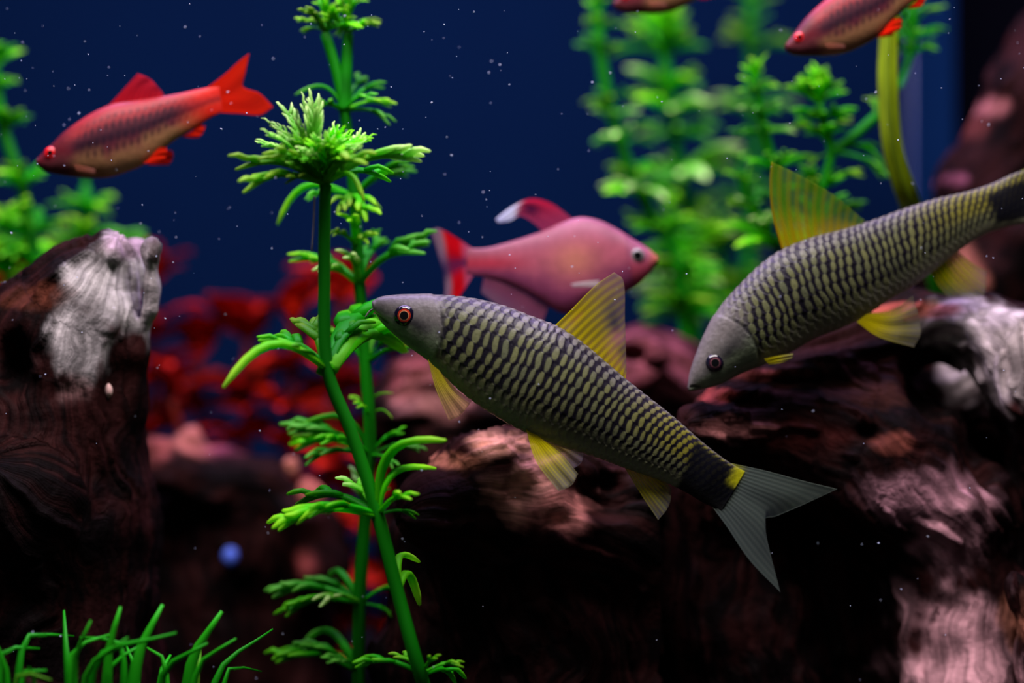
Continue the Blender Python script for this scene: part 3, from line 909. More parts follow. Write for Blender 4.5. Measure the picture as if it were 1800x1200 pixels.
BOG = ((11, 6, 7), (42, 18, 18))
PALE = (172, 164, 166)
stump = Wood('driftwood_stump', 'weathered pale driftwood stump with a split top', 
    [[(70, 1250, 0.045, 190), (60, 900, 0.045, 200), (75, 730, 0.045, 180), (108, 610, 0.04, 128), (160, 505, 0.036, 84), (188, 445, 0.033, 34), (188, 415, 0.033, 9)],
     [(226, 740, 0.04, 28), (248, 620, 0.036, 16), (258, 500, 0.032, 14), (264, 450, 0.03, 11), (268, 428, 0.03, 6)],
     [(215, 470, 0.045, 34), (240, 450, 0.045, 24), (250, 436, 0.045, 8)],
     [(110, 560, 0.05, 90), (20, 640, 0.05, 110), (-80, 700, 0.05, 120)],
     [(30, 880, 0.03, 120), (140, 1000, 0.05, 120), (190, 1250, 0.06, 120)]],
    carve=[(8, 640, 0.02, (40, 110, 74)), (228, 505, 0.026, (12, 120, 66)), (214, 446, 0.022, (16, 60, 14)), (98, 692, 0.02, (24, 60, 22)), (132, 700, 0.02, (22, 60, 26)), (236, 432, 0.03, (10, 90, 18))],
    patches=[(165, 500, 0.0, (100, 420, 120), PALE, 0.95), (70, 600, 0.0, (50, 300, 110), (168, 160, 162), 0.9), (205, 425, 0.02, (50, 200, 30), (150, 124, 140), 0.8),
             (258, 520, 0.03, (26, 100, 110), (150, 140, 142), 0.85), (40, 520, 0.02, (70, 300, 26), (74, 36, 26), 0.8),
             (60, 690, 0.0, (40, 200, 40), (150, 110, 110), 0.6)],
    seed=1, h=0.00065, base=BOG, rough=0.55, ridge=0.8, dy=-0.014)

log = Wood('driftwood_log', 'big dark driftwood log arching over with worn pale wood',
    [[(1225, 745, 0.03, 34), (1300, 745, 0.04, 78), (1420, 755, 0.05, 120), (1540, 800, 0.05, 145), (1640, 905, 0.05, 130), (1690, 1050, 0.048, 98), (1690, 1250, 0.045, 108), (1680, 1500, 0.045, 130)],
     [(1330, 690, 0.045, 38), (1430, 650, 0.05, 50), (1540, 600, 0.055, 55), (1630, 570, 0.055, 50), (1730, 575, 0.05, 62), (1830, 640, 0.045, 95), (1900, 800, 0.05, 120), (1930, 1000, 0.05, 120), (1930, 1300, 0.05, 130)],
     [(1480, 720, 0.075, 90), (1700, 700, 0.085, 110), (1850, 800, 0.085, 110)],
     [(1260, 850, 0.06, 110), (1290, 1050, 0.065, 140), (1330, 1300, 0.065, 170)], [(1480, 1000, 0.07, 120), (1520, 1300, 0.07, 150)],
     [(1800, 1030, 0.03, 36), (1850, 1150, 0.03, 60), (1860, 1400, 0.03, 70)]],
    carve=[(1655, 660, 0.042, (70, 130, 88)), (1740, 770, 0.036, (46, 130, 110)), (1530, 762, 0.032, (26, 50, 18)), (1640, 1000, 0.032, (46, 60, 22)), (1560, 1020, 0.030, (80, 90, 36)),
           (1490, 1130, 0.036, (100, 160, 110)), (1390, 950, 0.04, (130, 130, 70)), (1330, 706, 0.03, (60, 50, 12)), (1450, 672, 0.034, (120, 60, 16))],
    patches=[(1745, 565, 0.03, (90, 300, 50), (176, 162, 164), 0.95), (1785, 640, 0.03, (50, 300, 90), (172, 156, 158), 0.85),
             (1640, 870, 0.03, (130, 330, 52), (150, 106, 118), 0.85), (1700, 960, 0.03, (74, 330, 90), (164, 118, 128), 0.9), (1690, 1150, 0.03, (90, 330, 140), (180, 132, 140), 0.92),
             (1585, 782, 0.03, (44, 200, 20), (112, 58, 50), 0.8), (1300, 752, 0.03, (80, 200, 16), (160, 100, 98), 0.7), (1252, 694, 0.03, (56, 120, 13), (128, 54, 52), 0.9),  # narrow reddish patches paint in the light that catches the top edges
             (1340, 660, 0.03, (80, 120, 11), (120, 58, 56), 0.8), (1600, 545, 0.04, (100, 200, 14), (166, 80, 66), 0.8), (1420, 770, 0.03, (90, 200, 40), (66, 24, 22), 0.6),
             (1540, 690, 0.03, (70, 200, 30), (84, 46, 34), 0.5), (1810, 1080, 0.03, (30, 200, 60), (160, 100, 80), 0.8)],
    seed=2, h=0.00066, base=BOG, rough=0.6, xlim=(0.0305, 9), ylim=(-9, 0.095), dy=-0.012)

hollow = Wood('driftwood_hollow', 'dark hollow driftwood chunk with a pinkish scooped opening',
    [[(770, 890, 0.035, 66), (860, 880, 0.04, 100), (960, 890, 0.045, 105), (1080, 920, 0.05, 100), (1200, 960, 0.055, 110)],
     [(880, 990, 0.05, 130), (940, 1150, 0.055, 170), (940, 1450, 0.055, 190)],
     [(1130, 1000, 0.06, 140), (1150, 1200, 0.065, 160), (1150, 1450, 0.065, 170)],
     [(745, 960, 0.05, 60), (760, 1150, 0.05, 90), (770, 1450, 0.05, 120)]],
    carve=[(930, 872, 0.024, (82, 80, 52)), (1000, 925, 0.028, (64, 60, 36)), (1090, 872, 0.03, (90, 110, 60)), (885, 822, 0.026, (30, 40, 26)), (960, 1010, 0.02, (200, 110, 46))],
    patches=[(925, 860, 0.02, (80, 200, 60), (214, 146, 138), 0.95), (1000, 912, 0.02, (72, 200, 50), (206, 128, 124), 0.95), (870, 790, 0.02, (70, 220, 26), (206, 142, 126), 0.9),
             (790, 812, 0.03, (70, 220, 18), (180, 112, 90), 0.85)],  # thin reddish patch puts the light on this upper edge into the colour
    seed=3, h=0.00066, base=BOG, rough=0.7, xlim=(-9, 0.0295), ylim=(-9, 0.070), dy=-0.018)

back_log = Wood('driftwood_root', 'reddish lumpy driftwood root behind the olive fish',
    [[(690, 720, 0.085, 46), (760, 690, 0.085, 62), (850, 720, 0.085, 72), (960, 720, 0.09, 80), (1060, 690, 0.09, 90), (1140, 660, 0.09, 84), (1210, 690, 0.09, 84), (1290, 760, 0.10, 90)],
     [(760, 760, 0.09, 80), (800, 900, 0.10, 110), (820, 1350, 0.10, 130)], [(1150, 740, 0.10, 110), (1160, 950, 0.11, 130), (1160, 1350, 0.11, 140)]],
    carve=[(1112, 622, 0.072, (24, 50, 13)), (1160, 644, 0.07, (30, 50, 12)), (1205, 610, 0.074, (30, 50, 9)), (1195, 690, 0.07, (24, 50, 16)), (850, 768, 0.07, (70, 60, 36)), (740, 748, 0.072, (26, 50, 14)), (1130, 700, .07, (30, 40, 8))],
    bumps=[(1122, 600, 0.075, 30), (1172, 625, 0.07, 22), (1130, 660, 0.07, 28), (1180, 665, 0.065, 22), (765, 690, 0.06, 28), (730, 720, 0.065, 24)],
    patches=[(1140, 630, 0.07, (110, 300, 90), (120, 62, 72), 0.75), (770, 700, 0.07, (70, 300, 44), (160, 104, 104), 0.85), (720, 660, 0.07, (50, 200, 40), (120, 60, 60), 0.6)],
    seed=4, h=0.0009, base=BOG, rough=1.3, dy=0.016, ylim=(0.078, 0.116))

beam = Wood('driftwood_branch', 'tall slanting reddish driftwood branch rising beside the black pane',
    [[(1655, 700, 0.14, 70), (1690, 470, 0.13, 72), (1735, 340, 0.125, 80), (1845, 180, 0.12, 105), (1940, 50, 0.12, 118)],
     [(1750, 700, 0.13, 70), (1760, 480, 0.12, 60), (1800, 420, 0.115, 50)], [(1655, 700, 0.14, 90), (1680, 1000, 0.15, 100), (1690, 1250, 0.15, 110)]],
    patches=[(1660, 330, 0.10, (20, 60, 60), (120, 60, 52), 0.6), (1740, 190, 0.10, (26, 60, 60), (120, 60, 56), 0.5), (1755, 470, 0.09, (28, 120, 50), (160, 96, 82), 0.9), (1735, 295, 0.09, (20, 100, 12), (150, 84, 104), 0.8), (1790, 160, .09, (40, 100, 20), (150, 90, 90), .7)],
    seed=5, h=0.0010, base=BOG, rough=0.5)

mound = Wood('driftwood_mound', 'low black driftwood mound below the red plants',
    [[(215, 830, 0.11, 50), (300, 822, 0.115, 48), (400, 850, 0.12, 58), (470, 850, 0.12, 50), (530, 900, 0.12, 44), (560, 1000, 0.12, 50)],
     [(230, 900, 0.13, 90), (240, 1250, 0.14, 120)], [(370, 920, 0.13, 100), (380, 1250, 0.14, 130)], [(480, 960, 0.13, 80), (510, 1250, 0.14, 90)]],
    bumps=[(335, 765, 0.115, 26), (245, 785, 0.10, 16), (510, 820, 0.10, 22), (548, 870, 0.10, 16), (290, 790, 0.10, 14)],
    patches=[(335, 765, 0.11, 36, (150, 86, 78), 0.9), (255, 790, 0.10, 36, (120, 60, 56), 0.8), (508, 815, 0.10, (26, 80, 34), (186, 112, 96), 0.9), (545, 865, 0.10, 30, (180, 100, 90), 0.8),  # pinkish patches paint the lit look of the bump tops into the wood
             (430, 790, 0.10, (90, 120, 20), (110, 50, 66), 0.7), (525, 1000, 0.10, 30, (150, 70, 66), 0.6)],
    seed=6, h=0.0010, base=BOG)

# ------------------------------------------------------------------ plants
def leaf_shape(kind, seed):
    r = random.Random(seed)
    V, F, T = [], [], []
    def add(P, R, t0, t1, flat=0.6):
        R = np.array(R, float)
        R[-1] *= 0.55
        v, f = tube_mesh(P, R, 6, flat, up=(0, 0, 1))
        k = sum(len(q) for q in V)
        V.append(v)
        F.extend([[i + k for i in q] for q in f])
        n = len(P)
        tt = np.repeat(np.linspace(t0, t1, n), 6)
        T.append(np.concatenate([tt, [t0, t1]]))
    def arc(x):
        return np.array([x, 0.0, 0.19 * math.sin(math.pi * min(x, 1) * 0.9)])
    if kind == 'cigar':                                      # broad blunt segment of the softer plants, with a short side lobe
        X = np.linspace(0, 1, 9)
        add([(x, 0.03 * math.sin(3 * x + seed), 0.13 * math.sin(math.pi * x * 0.9)) for x in X], 0.030 + 0.085 * np.sin(np.pi * np.clip(X * 0.92 + 0.06, 0, 1)) ** 0.8, 0, 1, 0.55)
        sg = 1 if seed % 2 else -1
        add([(0.35 + 0.42 * q, sg * 0.26 * q, 0.10 + 0.05 * q) for q in np.linspace(0, 1, 5)], 0.030 + 0.045 * np.sin(np.pi * np.linspace(0.1, 0.9, 5)), 0.3, 1, 0.55)
    elif kind == 'finger':                                     # one long arching segment
        X = np.linspace(0, 1, 10)
        P = [(x, 0.04 * math.sin(3 * x + seed), 0.34 * math.sin(math.pi * x * 0.92) - 0.10 * x * x) for x in X]
        add(P, 0.048 + 0.020 * np.sin(np.pi * X), 0, 1)
    elif kind in ('fork', 'pinnate', 'feather'):
        n = {'fork': 3, 'pinnate': 6, 'feather': 9}[kind]
        X = np.linspace(0, 0.96, 9)
        add([arc(x) for x in X], 0.062 - 0.010 * X, 0, 0.9)
        for k in range(n):
            x0 = (0.40 + 0.5 * k / n) if kind != 'feather' else 0.34 + 0.6 * k / n
            sgn = -1 if k % 2 else 1
            L = r.uniform(0.30, 0.46) * (1.15 - 0.4 * x0) * (1.0 if kind != 'feather' else 0.85)
            a = r.uniform(0.45, 0.8)
            b = arc(x0)
            P = [b + np.array([math.cos(a * (1 - 0.35 * q)) * L * q, sgn * math.sin(a * (1 - 0.35 * q)) * L * q, (0.22 * q - 0.22 * q * q) * L * 2 + r.uniform(-.02, .05) * q]) for q in np.linspace(0, 1, 5)]
            add(P, np.linspace(0.056, 0.050, 5) if kind != 'feather' else np.linspace(0.034, 0.024, 5), x0 * 0.7, 1.0)
    V = np.vstack(V); T = np.concatenate(T)
    return V, F, T

G0, G1, G2 = (8, 110, 4), (44, 150, 10), (126, 186, 44)
PALS = {'green': ((2, 112, 0), (24, 165, 0), (100, 200, 20)), 'bright': ((6, 140, 0), (70, 205, 4), (160, 230, 40)), 'pale': ((16, 135, 4), (100, 200, 40), (205, 240, 150)),
        'plain': ((10, 120, 6), (36, 160, 20), (112, 205, 70)), 'olive': ((20, 125, 4), (84, 180, 12), (160, 210, 56))}
LEAVES = {}
def leaf_mesh(kind, pal, var):
    key = (kind, pal, var)
    if key not in LEAVES:
        V, F, T = leaf_shape(kind, var * 13 + len(kind))
        a, b, c = (lin(x) for x in PALS[pal])
        col = mix(b, c, smooth(0.55, 1, T))
        LEAVES[key] = mesh('leaf', V, F, M_LEAF, col)
    return LEAVES[key]

class Plant:
    def __init__(self, name, label, stems, group=None, colour=((6, 104, 4), (16, 130, 8)), r=(11, 9), cat='plant'):
        """stems: list of paths [(px, py, y)...], first point of the first path is the rooted base"""
        b = at(*stems[0][0])
        self.loc = np.array([b[0], b[1], max(0.0, min(b[2], 0.0))]) if stems[0][0][1] > 1200 else b
        self.root = root(name, self.loc, label, cat, group)
        for path in stems:
            P = catmull([at(*q) for q in path], 8 * len(path))
            y = np.array([q[2] for q in path]).mean()
            R = np.linspace(r[0], r[1], len(P)) * upx(y)
            V, F = tube_mesh(P, R, 10)
            nodes = 0.5 + 0.5 * np.sin(np.linspace(0, 14, len(V)))
            link('stem', mesh('stem', V - self.loc, F, M_STEM, mix(lin(colour[0]), lin(colour[1]), nodes)), self.root)
    def leaf(self, base, tip, kind='finger', pal='green', up=(0, 0, 1), roll=0.0, name='leaf', me=None, wide=1.0):
        B, Q = np.asarray(base), np.asarray(tip)
        d = Q - B
        L = np.linalg.norm(d)
        x = Vector(d / L)
        u = Vector(up)
        if abs(x.dot(u)) > 0.97:
            u = Vector((0.3, -1, 0.1))
        y = u.cross(x).normalized()
        z = x.cross(y)
        R = Matrix((x, y, z)).transposed() @ Matrix.Rotation(roll, 3, 'X')
        o = link(name, me or leaf_mesh(kind, pal, random.randrange(3)), self.root)
        o.matrix_basis = Matrix.Translation(Vector(B - self.loc)) @ R.to_4x4() @ Matrix.Diagonal((L, L * wide, L * wide, 1))
        return o
    def tips(self, base, tips, kind=None, pal='green'):
        """leaves from a node to tips given as (px, py, y[, kind[, pal]])"""
        B = at(*base)
        for t in tips:
            self.leaf(B, at(*t[:3]), t[3] if len(t) > 3 else (kind or 'finger'), t[4] if len(t) > 4 else pal, roll=random.uniform(-.3, .3))
    def whorl(self, base, n, L, elev=20, kind=('finger', 'fork'), pal='green', jit=0.25, wide=1.0, sag=0.0):
        B = at(*base)
        ph0 = random.uniform(0, 6.28)
        for k in range(n):
            ph = ph0 + 2 * math.pi * k / n + random.uniform(-.25, .25)
            el = math.radians(elev + random.uniform(-18, 18))
            l = L * upx(base[2]) * random.uniform(1 - jit, 1 + jit)
            d = np.array([math.cos(ph) * math.cos(el), math.sin(ph) * math.cos(el), math.sin(el)]) * l
            self.leaf(B + np.array([0, 0, random.uniform(-4, 4) * upx(base[2])]), B + d, random.choice(kind), pal if isinstance(pal, str) else random.choice(pal), roll=random.uniform(-.5, .5), wide=wide)

def floor_py(y):
    return 600 + CAM_Z / upx(y)

# the sharp stem plant
fy = -0.012
P1 = Plant('stem_plant', 'bright green stem plant with a pale feathery crown beside the olive fish',
           [[(860, floor_py(fy + .02), fy + .02), (742, 1195, fy), (700, 1045, fy), (664, 905, fy), (618, 760, fy), (576, 650, fy), (570, 480, fy), (572, 325, fy)]], r=(13, 10.5))
P1.tips((576, 650, fy), [(392, 676, fy - .008, 'finger', 'olive'), (455, 612, fy + .004, 'fork'), (478, 622, fy + .012, 'pinnate'), (500, 618, fy - .004, 'fork'), (742, 628, fy + .036, 'fork', 'pale'),
                         (682, 600, fy + .034, 'fork'), (716, 640, fy + .03, 'fork', 'bright'), (650, 590, fy + .014, 'fork'), (540, 590, fy + .016, 'pinnate', 'olive')])
P1.tips((664, 905, fy), [(487, 946, fy, 'pinnate', 'bright'), (515, 900, fy + .008, 'fork'), (540, 920, fy - .006, 'fork'), (779, 772, fy - .006, 'finger', 'bright'), (765, 822, fy + .002, 'finger', 'bright'),
                         (732, 918, fy + .004, 'fork'), (725, 885, fy - .008, 'fork', 'bright'), (600, 860, fy + .01, 'fork', 'pale')])
P1.tips((742, 1185, fy), [(818, 1178, fy, 'fork', 'bright'), (770, 1160, fy - .004, 'fork', 'bright'), (620, 1182, fy, 'fork'), (690, 1160, fy + .006, 'fork', 'olive'), (800, 1210, fy + .01, 'fork')])
P1.tips((700, 1045, fy), [(738, 985, fy + .012, 'finger', 'olive'), (735, 1060, fy + .014, 'finger', 'olive')])
cr = (570, 322, fy)
P1.tips(cr, [(408, 310, fy - .004, 'fork', 'olive'), (425, 352, fy - .008, 'fork', 'olive'), (748, 296, fy, 'pinnate', 'pale'), (650, 300, fy - .012, 'fork', 'olive'), (470, 285, fy - .010, 'fork', 'olive'),
             (690, 330, fy + .008, 'fork'), (500, 330, fy - .006, 'fork', 'olive'), (640, 350, fy - .006, 'finger', 'olive')])
for k in range(26):                                          # the feathery crown
    ph = k * 2.399
    rr = 28 + 62 * (k / 26) ** 0.7
    B = at(572 + random.uniform(-8, 8), 312 - random.uniform(0, 40), fy)
    t = at(572 + rr * math.cos(ph) * 1.05, 236 + 26 * (k / 26) + random.uniform(-14, 14), fy + rr * math.sin(ph) * upx(0) * 0.9)
    P1.leaf(B, t, 'feather', random.choice(['pale', 'pale', 'bright']), roll=random.uniform(-.6, .6), wide=0.95)
for (bx, by, tx, ty) in [(545, 300, 520, 182), (545, 300, 545, 178), (540, 295, 498, 196), (550, 300, 560, 186), (535, 290, 512, 205), (530, 285, 470, 225), (530, 285, 480, 245), (535, 290, 462, 240),
                         (535, 295, 455, 262), (600, 300, 640, 262), (600, 298, 632, 240), (600, 300, 645, 250)]:
    P1.leaf(at(bx, by, fy - .002), at(tx, ty, fy + random.uniform(-.006, .006)), 'feather', 'pale', roll=random.uniform(-.8, .8), wide=0.8)
for k in range(20):
    a_ = random.uniform(0, math.pi)
    rr = random.uniform(35, 80)
    P1.leaf(at(572 + random.uniform(-10, 10), 318 - random.uniform(0, 26), fy - .001), at(572 + rr * math.cos(a_), 300 - rr * math.sin(a_) * .8, fy - .004 - random.uniform(0, .005)),
            random.choice(['fork', 'pinnate', 'feather']), random.choice(['bright', 'pale', 'green', 'bright']), roll=random.uniform(-.8, .8), wide=0.8)
# a thin pale root hanging under the crown
V, F = tube_mesh(catmull([at(553, 345, fy), at(551, 395, fy), at(548, 440, fy)], 10), 1.7 * upx(fy), 6)
link('aerial_root', mesh('aerial_root', V - P1.loc, F, mat_plain('pale_root', (150, 140, 150), 0.6, 0.2)), P1.root)

# the softer stem plant just behind it
by_ = 0.030
P2 = Plant('stem_plant', 'taller green stem plant forking in two behind the feathery crowned one',
           [[(630, floor_py(by_), by_), (632, 1060, by_), (642, 900, by_), (650, 760, by_), (642, 640, by_), (632, 500, by_), (622, 340, by_), (605, 190, by_), (590, 120, by_), (572, 60, by_)],
            [(605, 195, by_), (608, 130, by_), (612, 60, by_)]], r=(12, 9.5))
P2.tips((605, 195, by_), [(685, 228, by_ - .004, 'fork', 'plain'), (680, 160, by_ + .006, 'fork'), (660, 180, by_ - .006, 'fork', 'plain'), (690, 195, by_, 'pinnate', 'olive'), (650, 150, by_ + .01, 'fork'),
                          (520, 165, by_, 'finger', 'plain'), (560, 205, by_ - .01, 'fork')])
P2.tips((622, 345, by_), [(488, 392, by_, 'finger', 'bright'), (665, 375, by_, 'fork', 'olive'), (722, 318, by_ + .006, 'pinnate', 'plain'), (735, 300, by_, 'fork'), (540, 360, by_ - .005, 'fork', 'plain'), (590, 385, by_ - .01, 'fork', 'olive'), (645, 400, by_ - .012, 'fork', 'bright')])
P2.tips((630, 500, by_), [(502, 468, by_, 'fork', 'bright'), (762, 438, by_, 'pinnate', 'plain'), (755, 455, by_ - .008, 'fork', 'plain'), (560, 485, by_ - .01, 'fork', 'pale'), (690, 430, by_ + .01, 'fork'),
                          (600, 460, by_ - .012, 'fork', 'pale'), (545, 470, by_ + .01, 'fork')])
P2.tips((626, 430, by_), [(670, 410, by_, 'fork'), (585, 420, by_ - .008, 'fork', 'olive'), (610, 395, by_ - .012, 'fork', 'bright'), (650, 435, by_ - .01, 'fork', 'olive')])
P2.tips((642, 640, by_), [(560, 590, by_, 'pinnate'), (700, 600, by_, 'pinnate'), (720, 625, by_ - .006, 'fork'), (590, 610, by_ + .01, 'fork'), (690, 580, by_ + .01, 'fork', 'olive')])
P2.tips((648, 730, by_), [(690, 690, by_, 'finger', 'olive'), (610, 700, by_, 'fork', 'olive'), (625, 720, by_ - .006, 'fork', 'bright'), (690, 735, by_, 'finger', 'olive')])
P2.tips((650, 800, by_), [(500, 772, by_, 'pinnate', 'plain'), (530, 745, by_, 'finger'), (535, 828, by_ - .006, 'fork', 'plain'), (515, 800, by_ + .005, 'pinnate', 'bright'), (715, 765, by_, 'fork'), (740, 800, by_, 'pinnate', 'plain'),
                          (690, 830, by_ - .006, 'fork', 'plain'), (560, 790, by_ - .01, 'fork')])
P2.tips((642, 900, by_), [(600, 850, by_, 'pinnate', 'pale'), (615, 830, by_ + .006, 'fork', 'pale'), (520, 930, by_, 'pinnate', 'bright'), (570, 910, by_, 'pinnate', 'bright'), (690, 860, by_, 'fork')])
P2.tips((634, 1060, by_), [(474, 1062, by_, 'pinnate', 'plain'), (500, 1095, by_ - .004, 'pinnate'), (540, 1040, by_ + .008, 'pinnate', 'plain'), (690, 1095, by_, 'fork'), (560, 1075, by_ - .01, 'fork', 'pale'), (580, 1010, by_ + .01, 'finger', 'plain'), (710, 1040, by_, 'fork')])
P2.tips((632, 1180, by_), [(480, 1175, by_, 'pinnate'), (520, 1150, by_, 'pinnate', 'plain'), (570, 1170, by_ - .006, 'pinnate', 'plain'), (690, 1160, by_, 'fork', 'plain'), (540, 1120, by_ + .01, 'finger', 'plain'), (600, 1150, by_ + .006, 'fork')])
for bx in (574, 612):
    P2.whorl((bx, 56, by_), 9, 62, 12, ('fork', 'pinnate'), ('olive', 'bright'))
    P2.whorl((bx, 40, by_), 8, 50, 40, ('fork', 'finger'), ('bright', 'olive'))
    P2.whorl((bx, 20, by_), 6, 44, 70, ('fork', 'pinnate'), ('bright', 'pale'))

def soft_plant(label, path, y, whorls, r=(13, 10), group=None, name='stem_plant', crown=None):
    """whorls: (px, py, n, length px, elevation, palette)"""
    stem = [(path[0][0], floor_py(y), y)] + [(a, b, y) for a, b in path]
    pl = Plant(name, label, [stem], r=r)
    for (a, b, n, L, el, pal) in whorls:
        pl.whorl((a, b, y), n + 1, L, el, ('cigar', 'cigar', 'cigar', 'fork'), pal, wide=1.12)
    return pl
GB, GP, GG = ('bright', 'green'), ('pale', 'bright', 'plain'), ('green', 'plain', 'olive')
soft_plant('soft green stem plant rising behind the pale stump', [(70, 560), (58, 430), (40, 330), (10, 240), (-8, 150), (-12, 110)], 0.10,
           [(-12, 118, 6, 52, 45, GB), (-6, 165, 7, 48, 30, GB), (8, 232, 8, 62, 25, GB), (40, 330, 8, 74, 20, GB), (56, 410, 8, 80, 12, GG), (64, 470, 9, 90, 10, GB)])
soft_plant('short green stem plant peeking over the pale stump', [(158, 560), (156, 450), (152, 370), (150, 330)], 0.13,
           [(150, 322, 7, 40, 60, GB), (152, 372, 8, 58, 8, GB), (155, 405, 6, 40, 5, GG), (157, 450, 9, 100, 18, GG), (160, 520, 8, 80, 10, GB)])
soft_plant('dense bright green bush at the shoulder of the stump', [(20, 600), (15, 500), (12, 440), (14, 420)], 0.12,
           [(14, 410, 9, 60, 50, ('bright',)), (14, 450, 10, 76, 15, ('bright',)), (16, 480, 10, 90, 8, GB), (20, 520, 9, 90, 5, GB)])
# the thicket behind the pink fish
soft_plant('slender stem plant edging the open blue water', [(1205, 590), (1185, 450), (1130, 350), (1100, 280), (1072, 185), (1055, 90), (1048, -20)], 0.128,
           [(1052, 15, 6, 34, 30, GB), (1055, 50, 6, 34, 20, GG), (1058, 100, 7, 44, 25, GG), (1070, 178, 6, 40, 10, GG), (1078, 205, 5, 46, 5, GP), (1090, 250, 6, 58, 5, GP), (1108, 300, 6, 46, 10, GG), (1122, 340, 8, 76, 5, GP), (1160, 410, 8, 76, 10, GB), (1190, 480, 8, 80, 5, GG), (1200, 550, 8, 80, 5, GG)])
soft_plant('full green stem plant with a bright bushy crown', [(1222, 600), (1215, 420), (1200, 330), (1185, 230), (1172, 130), (1165, 80)], 0.176,
           [(1165, 70, 9, 66, 55, ('bright',)), (1166, 95, 9, 84, 15, GB), (1175, 160, 8, 74, 10, GP), (1182, 205, 9, 92, 8, GP), (1190, 240, 8, 70, 0, GP), (1198, 310, 9, 104, 6, GP), (1212, 360, 8, 60, 5, GG), (1218, 440, 9, 92, 8, GP), (1222, 520, 8, 84, 5, GB)])
soft_plant('low bright stem plant behind the pink fish head', [(1208, 620), (1196, 500), (1184, 430), (1178, 400)], 0.150,
           [(1176, 380, 7, 40, 65, ('bright',)), (1178, 410, 9, 64, 20, ('bright',)), (1186, 450, 8, 64, 8, GB), (1196, 510, 9, 92, 4, GP), (1204, 560, 8, 84, 0, GG)])
soft_plant('tall thin stem plant between the two bushy crowns', [(1300, 600), (1318, 420), (1328, 250), (1322, 110), (1318, -20)], 0.24,
           [(1320, 12, 6, 44, 30, GG), (1320, 50, 5, 40, 20, GG), (1322, 90, 6, 84, 18, GG), (1326, 200, 6, 70, 5, GP), (1320, 350, 6, 70, 8, GG)])
soft_plant('dark stemmed plant with a ragged yellow tip above the raised fin', [(1420, 560), (1390, 400), (1358, 290), (1342, 220), (1330, 150)], 0.075,
           [(1330, 140, 7, 44, 50, ('olive', 'bright')), (1332, 165, 7, 44, 25, ('bright', 'olive')), (1338, 200, 6, 46, 15, GP), (1344, 235, 5, 52, 5, GP), (1362, 300, 7, 62, 15, GB)], r=(14, 9))
soft_plant('small budding plant below the full bushy one', [(1400, 560), (1368, 440), (1330, 380), (1305, 320), (1300, 295)], 0.085,
           [(1300, 290, 4, 26, 60, GP), (1305, 325, 5, 34, 30, ('olive', 'bright')), (1318, 360, 6, 50, 10, GP), (1340, 395, 7, 70, 10, GB), (1360, 430, 8, 90, 5, GP)], r=(9, 7))
soft_plant('spreading plant of pale leaves low over the root', [(1300, 600), (1282, 500), (1266, 440), (1250, 400)], 0.205,
           [(1250, 392, 6, 50, 30, GP), (1264, 440, 9, 100, 10, ('pale', 'plain')), (1280, 500, 9, 90, 5, GB), (1292, 560, 8, 80, 0, GG)])
pl = soft_plant('bushy plant with a brush crown next to the strap leaf', [(1400, 560), (1420, 450), (1440, 340), (1462, 268), (1448, 215), (1440, 185)], 0.07,
           [(1440, 165, 9, 50, 65, ('bright',)), (1440, 180, 10, 60, 30, ('bright', 'green')), (1446, 210, 9, 56, 8, ('green',)), (1452, 240, 6, 56, 10, ('green', 'olive')), (1440, 340, 7, 70, 20, GG)], r=(12, 8))
y7 = 0.07
V, F = tube_mesh(catmull([at(1462, 268, y7), at(1500, 240, y7), at(1540, 205, y7)], 12), 9 * upx(y7), 8)
link('side_stem', mesh('side_stem', V - pl.loc, F, M_STEM, np.repeat(lin((14, 126, 8))[None], len(V), 0)), pl.root)
pl.tips((1540, 205, y7), [(1518, 172, y7, 'finger', 'olive'), (1556, 190, y7, 'finger', 'olive'), (1545, 180, y7 + .006, 'fork', 'olive')])
pl.tips((1465, 268, y7), [(1556, 300, y7, 'finger', 'green'), (1548, 322, y7 - .004, 'pinnate', 'plain'), (1390, 222, y7, 'fork', 'green'), (1425, 300, y7, 'fork', 'olive'), (1540, 280, y7 + .006, 'fork')])
pl.tips((1430, 400, y7), [(1520, 372, y7, 'pinnate', 'plain'), (1500, 350, y7, 'fork', 'plain'), (1400, 350, y7, 'pinnate', 'green')])
# sprig drifting under the red barb
ys = 0.085
sp = Plant('plant_sprig', 'loose green sprig hanging under the speckled red barb', [[(1580, 155, ys), (1592, 125, ys), (1604, 80, ys), (1610, 30, ys)]], r=(5, 7))
for b_, e_, n_, l_ in ((95, 5, 8, 44), (70, 20, 8, 48), (45, 30, 8, 50), (25, 60, 6, 40)):
    sp.whorl((1604, b_, ys), n_, l_, e_, ('fork', 'pinnate'), ('bright', 'green', 'plain'))

